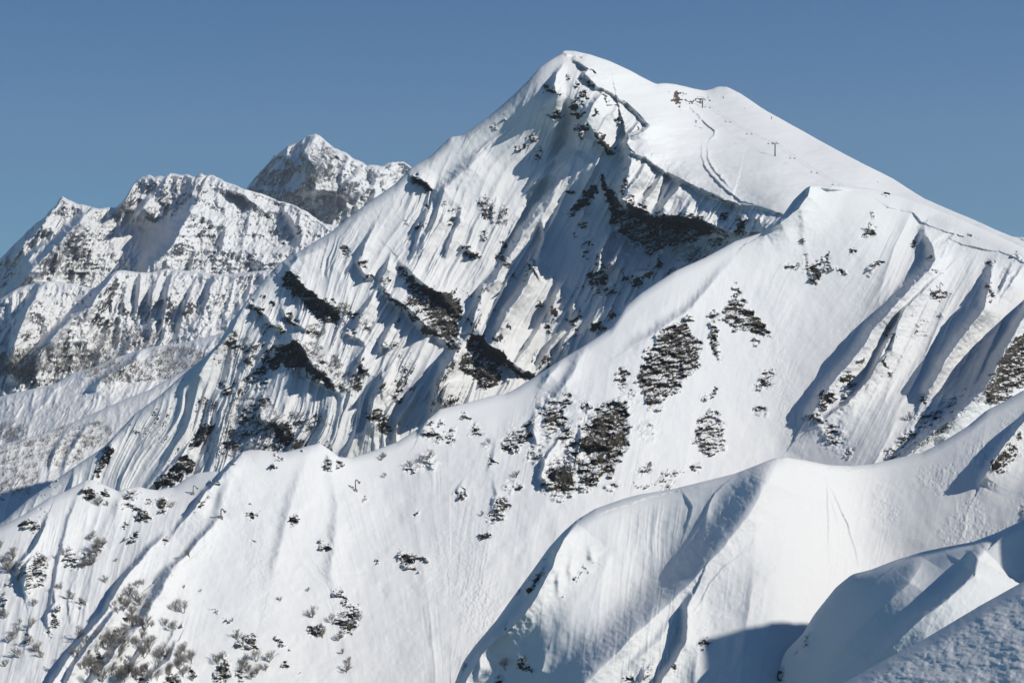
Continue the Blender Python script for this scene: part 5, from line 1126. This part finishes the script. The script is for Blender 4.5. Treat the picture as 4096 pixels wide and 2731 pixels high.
ROCKS = [
    ('middle_ridge', 'z7', 1305, 440, 88, 120, 6, 'huge dark oval crag at the foot of the central cliffs'),
    ('middle_ridge', 'z7', 457, 885, 36, 44, 10, 'lone dark crag with a short tail of stones in the open snow gully'),
    ('middle_ridge', 'z5', 1180, 1170, 34, 52, 0, 'round dark boulder crag at the lower tip of the long shadowed spur'),
    ('middle_ridge', 'z5', 112, 1040, 26, 40, 0, 'small upright crag left of the broad triangular rock field'),
    ('middle_ridge', 'z5', 1135, 515, 24, 34, -10, 'dark crag in the middle of the short rock band under the flat top'),
    ('middle_ridge', 'z6', 1535, 548, 28, 16, 5, 'isolated black rock poking out of the smooth dome below its crest'),
    ('middle_ridge', 'z6', 870, 545, 38, 24, 15, 'lowest and darkest crag of the stepped outcrops under the small saddle'),
    ('middle_ridge', 'z6', 990, 485, 24, 34, 0, 'compact crag just right of the stepped outcrops under the small saddle'),
    ('middle_ridge', 'z6', 150, 605, 26, 30, 0, 'dark crag near the left edge under the smooth left crest'),
    ('middle_ridge', 'z6', 535, 415, 28, 26, 10, 'crag hanging below the little rounded bump of the left crest'),
    ('middle_ridge', 'z6', 235, 840, 34, 50, 10, 'tall crag with a deep shadow on its left in the lower left slope'),
    ('middle_ridge', 'z6', 1925, 1245, 32, 30, 0, 'round black rock beneath a bushy birch on the lower dome'),
    ('middle_ridge', 'z6', 2115, 1220, 44, 36, 10, 'broad dark rock right of the round black one, with birches around it'),
    ('middle_ridge', 'z6', 1530, 1330, 26, 44, -18, 'slanting dark rock slab next to a bare birch on the lower dome'),
    ('middle_ridge', 'z6', 1355, 1500, 26, 74, 4, 'tall upright rock pillar at the bottom edge below a leaning birch'),
    ('middle_ridge', 'z6', 1045, 1550, 38, 26, 0, 'dark rock hump at the bottom edge among dense birches'),
    ('middle_ridge', 'z6', 330, 1200, 22, 32, 20, 'ragged small crag in the lower left slope under scattered scrub'),
    ('middle_ridge', 'z7', 978, 580, 34, 40, -20, 'squat crag above the small snow ledge left of the central cliffs'),
    ('middle_ridge', 'z7', 885, 750, 26, 10, 10, 'small black rock lip in the open snow below the squat crag'),
    ('near_ridge', 'z8', 2185, 235, 34, 34, 20, 'dark crag on the right-hand spur of the near ridge'),
    ('near_ridge', 'z7', 1175, 1000, 22, 36, 35, 'dark crag on the shaded left edge of the near ridge'),
    ('main_mountain', 'z4', 905, 1275, 24, 20, 0, 'black rock knob on the lower main face near the middle ridge crest'),
    ('main_mountain', 'B', 915, 1500, 42, 34, 0, 'dark rock beneath the curled snow lip on the main face'),
    ('main_mountain', 'C', 1550, 628, 40, 30, 0, 'black rock under the bright snow fin on the main face'),
    ('main_mountain', 'C', 1795, 680, 62, 42, 0, 'dark rock block right of the bright snow fin by the ridge crest'),
    ('main_mountain', 'z3', 1430, 968, 26, 11, 12, 'brown boulder lying on the snowy top right of the flat cornice')]
MATS = {'middle_ridge': M_mid, 'near_ridge': M_near, 'main_mountain': M_main}
for k_, (sh, fm, x_, y_, rx, ry, ang, lb) in enumerate(ROCKS):
    x0_, y0_, s_ = FR[fm]; u_, v_ = x0_ + x_ * s_, y0_ + y_ * s_
    if 'cornice' in lb: sh = 'middle_ridge'
    p_ = on(sh, u_, v_); n_ = normal_on(sh, u_, v_, 14)
    px_ = p_.y / F * s_
    me_ = rock_mesh(k_ + 1, rx * px_ * .86, max(rx, ry) * px_ * .5, ry * px_ * .86)
    me_.materials.append(MATS[sh])
    o_ = bpy.data.objects.new('rock_outcrop', me_); COL.objects.link(o_)
    o_.location = p_ - n_ * max(rx, ry) * px_ * .16
    o_.rotation_euler = (math.atan2(-n_.z, -n_.y) * 0 - .35, math.radians(ang), 0)
    tag(o_, lb, 'rock')

# --- bare birches
def birch(seed):
    rnd = random.Random(seed); tr = MB(); cr = MB()

    def grow(p, d, L, r, lev, tgt):
        n = 3; pts = [p]
        for _ in range(n):
            d = (d + Vector((rnd.uniform(-.22, .22), rnd.uniform(-.22, .22), rnd.uniform(-.05, .16)))).normalized()
            p = p + d * L / n; pts.append(p)
        tgt.tube(pts, [r * (1 - .45 * i / n) for i in range(n + 1)], 4 if lev < 2 else 3, False)
        if lev >= 3: return
        for _ in range((6, 7, 5)[lev]):
            i = rnd.choice((1, 2, 3, 3)) if lev else rnd.choice((1, 2, 2, 3, 3))
            a = rnd.uniform(0, 6.28); sp = rnd.uniform(.5, 1.25)
            side = Vector((math.cos(a), math.sin(a), .1))
            grow(pts[i], (d + side * sp + Vector((0, 0, .25))).normalized(), L * rnd.uniform(.45, .7), max(r * .48, .010), lev + 1, cr)
    for k in range(rnd.choice((3, 4, 4, 5))):
        a = rnd.uniform(0, 6.28); tilt = rnd.uniform(.15, .85)
        grow(Vector((rnd.uniform(-.25, .25), rnd.uniform(-.25, .25), -.4)), Vector((math.cos(a) * tilt, math.sin(a) * tilt, 1)).normalized(), rnd.uniform(1.5, 2.3), .075, 0, tr)
    r = empty('bare_birch', (0, 0, 0))
    t = tr.build('trunk', M_bark, r); c = cr.build('crown', M_twig, r)
    return r, [t, c]


protos = [birch(s) for s in range(6)]
used = [False] * 6
RT = random.Random(5)


def tree(sheet_n, u, v, sc, label, group='bare birches on the middle ridge'):
    k = RT.randrange(6); r, kids = protos[k]
    if not used[k]:
        used[k] = True; o = r
    else:
        o = r.copy(); COL.objects.link(o)
        for c in kids:
            d = c.copy(); COL.objects.link(d); d.parent = o
    o.location = on(sheet_n, u, v); o.rotation_euler = (RT.uniform(-.12, .12), RT.uniform(-.2, .1), RT.uniform(0, 6.28)); s = sc * RT.uniform(.85, 1.15)
    o.scale = (s * 1.1, s * 1.1, s)
    tag(o, label, 'tree', group)


FR['t'] = (300, 2250, .34015)
TREES = [('t', 180, 30, 1.1, 'birch growing out of the crag beside the upper left crevice'), ('t', 100, 60, .9, 'lower birch of the pair beside the upper left crevice'),
         ('t', 620, 390, 1.25, 'topmost birch of the dense clump beside the long shadow'), ('t', 540, 470, 1.2, 'left birch of the dense clump beside the long shadow'), ('t', 700, 440, 1.2, 'right birch of the dense clump beside the long shadow'),
         ('t', 620, 520, 1.3, 'birch at the foot of the dense clump beside the long shadow'), ('t', 760, 500, 1.2, 'lower right birch of the dense clump beside the long shadow'), ('t', 740, 290, .9, 'birch standing alone above and right of the dense clump'),
         ('t', 800, 260, .7, 'small birch at the edge of the smooth dome above the dense clump'), ('t', 470, 540, 1.1, 'birch leaning over the shadow left of the dense clump'), ('t', 1180, 560, 1.25, 'left half of the round birch pair casting a fan of shadow on the dome'),
         ('t', 1270, 590, 1.35, 'right half of the round birch pair casting a fan of shadow on the dome'), ('t', 1180, 790, 1.1, 'birch sprawling over the small crag below the round pair'), ('t', 1060, 740, .9, 'thin birch left of the small crag below the round pair'),
         ('t', 1900, 900, 1.35, 'lone birch left of the slanting dark slab'), ('t', 1990, 930, .9, 'small birch touching the slanting dark slab'), ('t', 1850, 690, .45, 'tiny twiggy bush by the snow crack on the dome'),
         ('t', 1680, 1190, 1.25, 'birch leaning left above the tall rock pillar'), ('t', 1730, 1130, .9, 'birch directly on top of the tall rock pillar'), ('t', 1230, 1060, 1.2, 'upper birch of the row beside the last long shadow'),
         ('t', 1270, 1200, 1.2, 'middle birch of the row beside the last long shadow'), ('t', 1370, 1180, 1.2, 'birch right of the row, above a small dark rock'), ('t', 1270, 1330, 1.3, 'birch over the dark rock hump at the bottom edge'), ('t', 1110, 1310, 1.1, 'birch left of the dark rock hump at the bottom edge'),
         ('t', 1000, 1120, 1.1, 'birch on the left bank of the last long shadow'), ('t', 1280, 300, .5, 'small bush alone on the open dome'), ('t', 1480, 340, .4, 'faint low bush alone on the open dome below the small bush'),
         ('t', 2070, 1370, 1.1, 'birch at the bottom edge right of the tall rock pillar'), ('t', 2240, 1270, .7, 'small birch low on the open dome near the bottom edge'), ('t', 1950, 1280, .8, 'birch on the thin ragged rock at the bottom edge'),
         ('z6', 1900, 1170, 1.4, 'tall birch above the round black rock'), ('z6', 1960, 1290, 1.2, 'birch just below the round black rock'), ('z6', 2050, 1310, 1.1, 'birch between and below the two dark rocks'), ('z6', 2190, 1190, 1., 'birch on the right side of the broad dark rock'), ('z6', 2010, 1200, 1., 'birch filling the gap between the two dark rocks'),
         ('z6', 2110, 1500, 1.3, 'birch near the bottom edge in the open gully'), ('z6', 2085, 1390, .7, 'small birch above the one in the open gully'), ('z6', 2130, 1440, .9, 'birch close above the one in the open gully'), ('z6', 1870, 1010, .6, 'small bush at the bottom of a snow furrow'), ('z6', 1700, 1070, .7, 'low wispy bush on the smooth snow between the furrows'),
         ('z6', 600, 490, 1.1, 'round birch under the small rounded bump of the left crest'), ('z6', 655, 490, .7, 'small bush right of the round birch under the left crest'), ('z6', 1040, 500, .8, 'small birch right of the compact crag'), ('z6', 545, 700, 1.2, 'birch over the scrubby ledge in the upper left slope'), ('z6', 620, 740, 1., 'birch at the right end of the scrubby ledge'),
         ('z6', 560, 850, 1.2, 'right birch over the double crag in the left slope'), ('z6', 500, 870, 1.1, 'left birch over the double crag in the left slope'), ('z6', 700, 830, .5, 'tiny bush alone in the left snow slope'), ('z6', 80, 820, 1.3, 'birch near the left edge beside the shaded crevice'), ('z6', 110, 870, 1., 'lower birch near the left edge beside the shaded crevice'),
         ('z6', 280, 830, 1., 'birch growing on the tall crag with the deep shadow'), ('z6', 440, 1060, 1.2, 'birch in the middle of the left snow slope'), ('z6', 510, 1090, 1.1, 'birch right of the one in the middle of the left slope'), ('z6', 640, 960, .9, 'faint birch in the open part of the left slope'), ('z6', 180, 1230, 1.3, 'birch by the lower left furrow'),
         ('z6', 200, 1100, 1., 'birch above the lower left furrow'), ('z6', 370, 1000, 1., 'birch between the long shallow furrows'), ('z6', 1150, 800, .9, 'sideways bush on the edge of the dome shadow'), ('z7', 310, 330, 1.25, 'round birch on the saddle crest right of the tall exploder'), ('z7', 330, 430, .7, 'small bush under the round birch on the saddle'),
         ('z7', 540, 200, 1.1, 'birch on the crest left of the speckled rocks'), ('z7', 530, 350, 1.1, 'birch among the dark scrub below the crest'), ('z7', 580, 320, 1.1, 'taller birch at the top of the dark scrub below the crest'), ('z7', 470, 370, 1., 'birch at the lower left of the dark scrub below the crest'), ('z7', 900, 250, .9, 'faint birch between two snow furrows'),
         ('z7', 760, 110, .8, 'faint birch under the crest right of the speckled rocks'), ('z7', 1060, 430, .9, 'birch above the squat crag'), ('z7', 1790, 380, .8, 'small birch above the near ridge crest'), ('z7', 870, 640, .6, 'small bush left of the squat crag'),
         ('z5', 1500, 820, 1.4, 'thin birch on the lit edge of the long shadowed spur'), ('z5', 1620, 1280, 1.4, 'birch lost in the lowest shadow of the right-hand spurs'), ('z5', 2010, 1130, 1.4, 'birch beside the right-hand rock wall in shade')]
for fm, x_, y_, sc_, lb in TREES:
    x0_, y0_, s_ = FR[fm]; tree('middle_ridge', x0_ + x_ * s_, y0_ + y_ * s_, sc_, lb)
tree('near_ridge', 1300 + 1005 * .7213, 1600 + 1490 * .7213, 1.1, 'birch on the lower left corner of the near ridge', 'birches on the near ridge')
tree('near_ridge', 1300 + 1110 * .7213, 1600 + 1450 * .7213, .7, 'small birch beside the bottom rocks of the near ridge', 'birches on the near ridge')
# the loose birch wood in the lower left corner
WOOD = [('t', 0, 850, 440, 1400, 26, 'one of the crowded bare birches in the lower left corner wood'), ('t', 440, 560, 900, 900, 20, 'one of the bare birches scattered below the dense clump'), ('t', 480, 900, 900, 1400, 30, 'one of the bare birches between the two lowest long shadows'),
        ('t', 900, 1050, 1450, 1400, 12, 'one of the bare birches near the bottom edge by the rock hump'), ('z6', 0, 1150, 260, 1560, 10, 'one of the sparse birches along the lower left edge'), ('z6', 0, 700, 120, 1150, 8, 'one of the birches hugging the left edge of the slope'),
        ('z6', 1360, 1420, 1640, 1560, 7, 'one of the small birches around the ragged bottom rocks'), ('z6', 380, 700, 640, 900, 6, 'one of the small birches around the scrubby ledge')]
for fm, ax, ay, bx, by, n_, lb in WOOD:
    x0_, y0_, s_ = FR[fm]
    for _ in range(n_):
        tree('middle_ridge', x0_ + RT.uniform(ax, bx) * s_, y0_ + RT.uniform(ay, by) * s_, RT.uniform(.6, 1.45), lb, 'loose birch wood in the lower left')

# --- frosted scrub that reads as one mass
def scrub(name, sheet_n, regions, label, size, seed):
    rnd = random.Random(seed); m = MB()
    for fm, ax, ay, rx, ry, n in regions:
        x0, y0, s = FR[fm]
        for _ in range(n):
            a = rnd.uniform(0, 6.28); q = math.sqrt(rnd.random())
            u, v = x0 + (ax + math.cos(a) * q * rx) * s, y0 + (ay + math.sin(a) * q * ry) * s
            us, vc = SHEETS[sheet_n][:2]
            if v < np.interp(u, us, vc) + 4: continue
            p = on(sheet_n, u, v)
            for _k in range(rnd.randint(5, 9)):
                w = rnd.uniform(0, 6.28); L = size * rnd.uniform(.5, 1.2)
                d = Vector((math.cos(w) * .7, math.sin(w) * .7, rnd.uniform(.5, 1.2))).normalized()
                e = Vector((-d.y, d.x, 0)).normalized() * size * .035; i = len(m.v)
                m.v += [p - e, p + e, p + d * L]; m.f.append((i, i + 1, i + 2))
                g = p + d * L * .5
                for _j in range(2):
                    d2 = (d + Vector((rnd.uniform(-.8, .8), rnd.uniform(-.8, .8), rnd.uniform(-.2, .5)))).normalized(); i = len(m.v)
                    m.v += [g - e * .6, g + e * .6, g + d2 * L * .5]; m.f.append((i, i + 1, i + 2))
    o = m.build(name, M_twig); tag(o, label, 'scrub', None, 'stuff')


scrub('alpine_scrub', 'main_mountain', [('z4', 150, 1290, 170, 180, 420), ('z4', 60, 860, 120, 90, 160), ('z4', 500, 950, 180, 80, 200), ('z4', 430, 1270, 180, 60, 160), ('z4', 700, 1040, 100, 60, 120), ('D', 680, 850, 110, 70, 90), ('D', 960, 620, 110, 60, 100), ('B', 1100, 980, 330, 150, 350), ('B', 1450, 1230, 200, 90, 130),
      ('z6', 1380, 120, 140, 110, 150), ('D', 640, 1050, 120, 80, 90), ('D', 900, 1180, 60, 80, 50), ('A', 1010, 680, 80, 120, 60), ('A', 1180, 760, 60, 120, 50)], 'frosted scrub clinging to the cliffs of the main mountain face', 2.6, 3)
scrub('mountain_scrub', 'valley_slope', [('z6', 100, 260, 140, 200, 260), ('z6', 360, 130, 180, 120, 200), ('z6', 560, 60, 120, 80, 120)], 'grey scrub on the shaded valley slope at the left edge', 5.0, 4)
scrub('hillside_scrub', 'lower_slope', [('z1', 750, 1500, 330, 60, 320), ('z1', 1000, 1430, 160, 60, 160), ('z6', 60, 40, 100, 60, 80)], 'grey scrub speckling the low snowy slope behind the left shoulder', 7.0, 5)
scrub('foothill_scrub', 'far_foothills', [('z1', 350, 1440, 380, 70, 520), ('z1', 80, 1480, 160, 60, 240), ('z1', 700, 1330, 200, 60, 160)], 'dark scrub along the foot of the distant fluted foothills', 10.0, 6)

# ------------------------------------------------------------------ the air between the ridges
mh, nt = nodes_of('mountain_air')
ho = N(nt, 'ShaderNodeOutputMaterial'); pv = N(nt, 'ShaderNodeVolumePrincipled')
pv.inputs['Color'].default_value = (.80, .88, 1, 1); pv.inputs['Density'].default_value = 3.2e-5; pv.inputs['Anisotropy'].default_value = .2
nt.links.new(pv.outputs[0], ho.inputs['Volume'])
hz = MB().box((0, 5500, -350), (16000, 13000, 2300)).build('haze', mh)
tag(hz, kind='stuff')
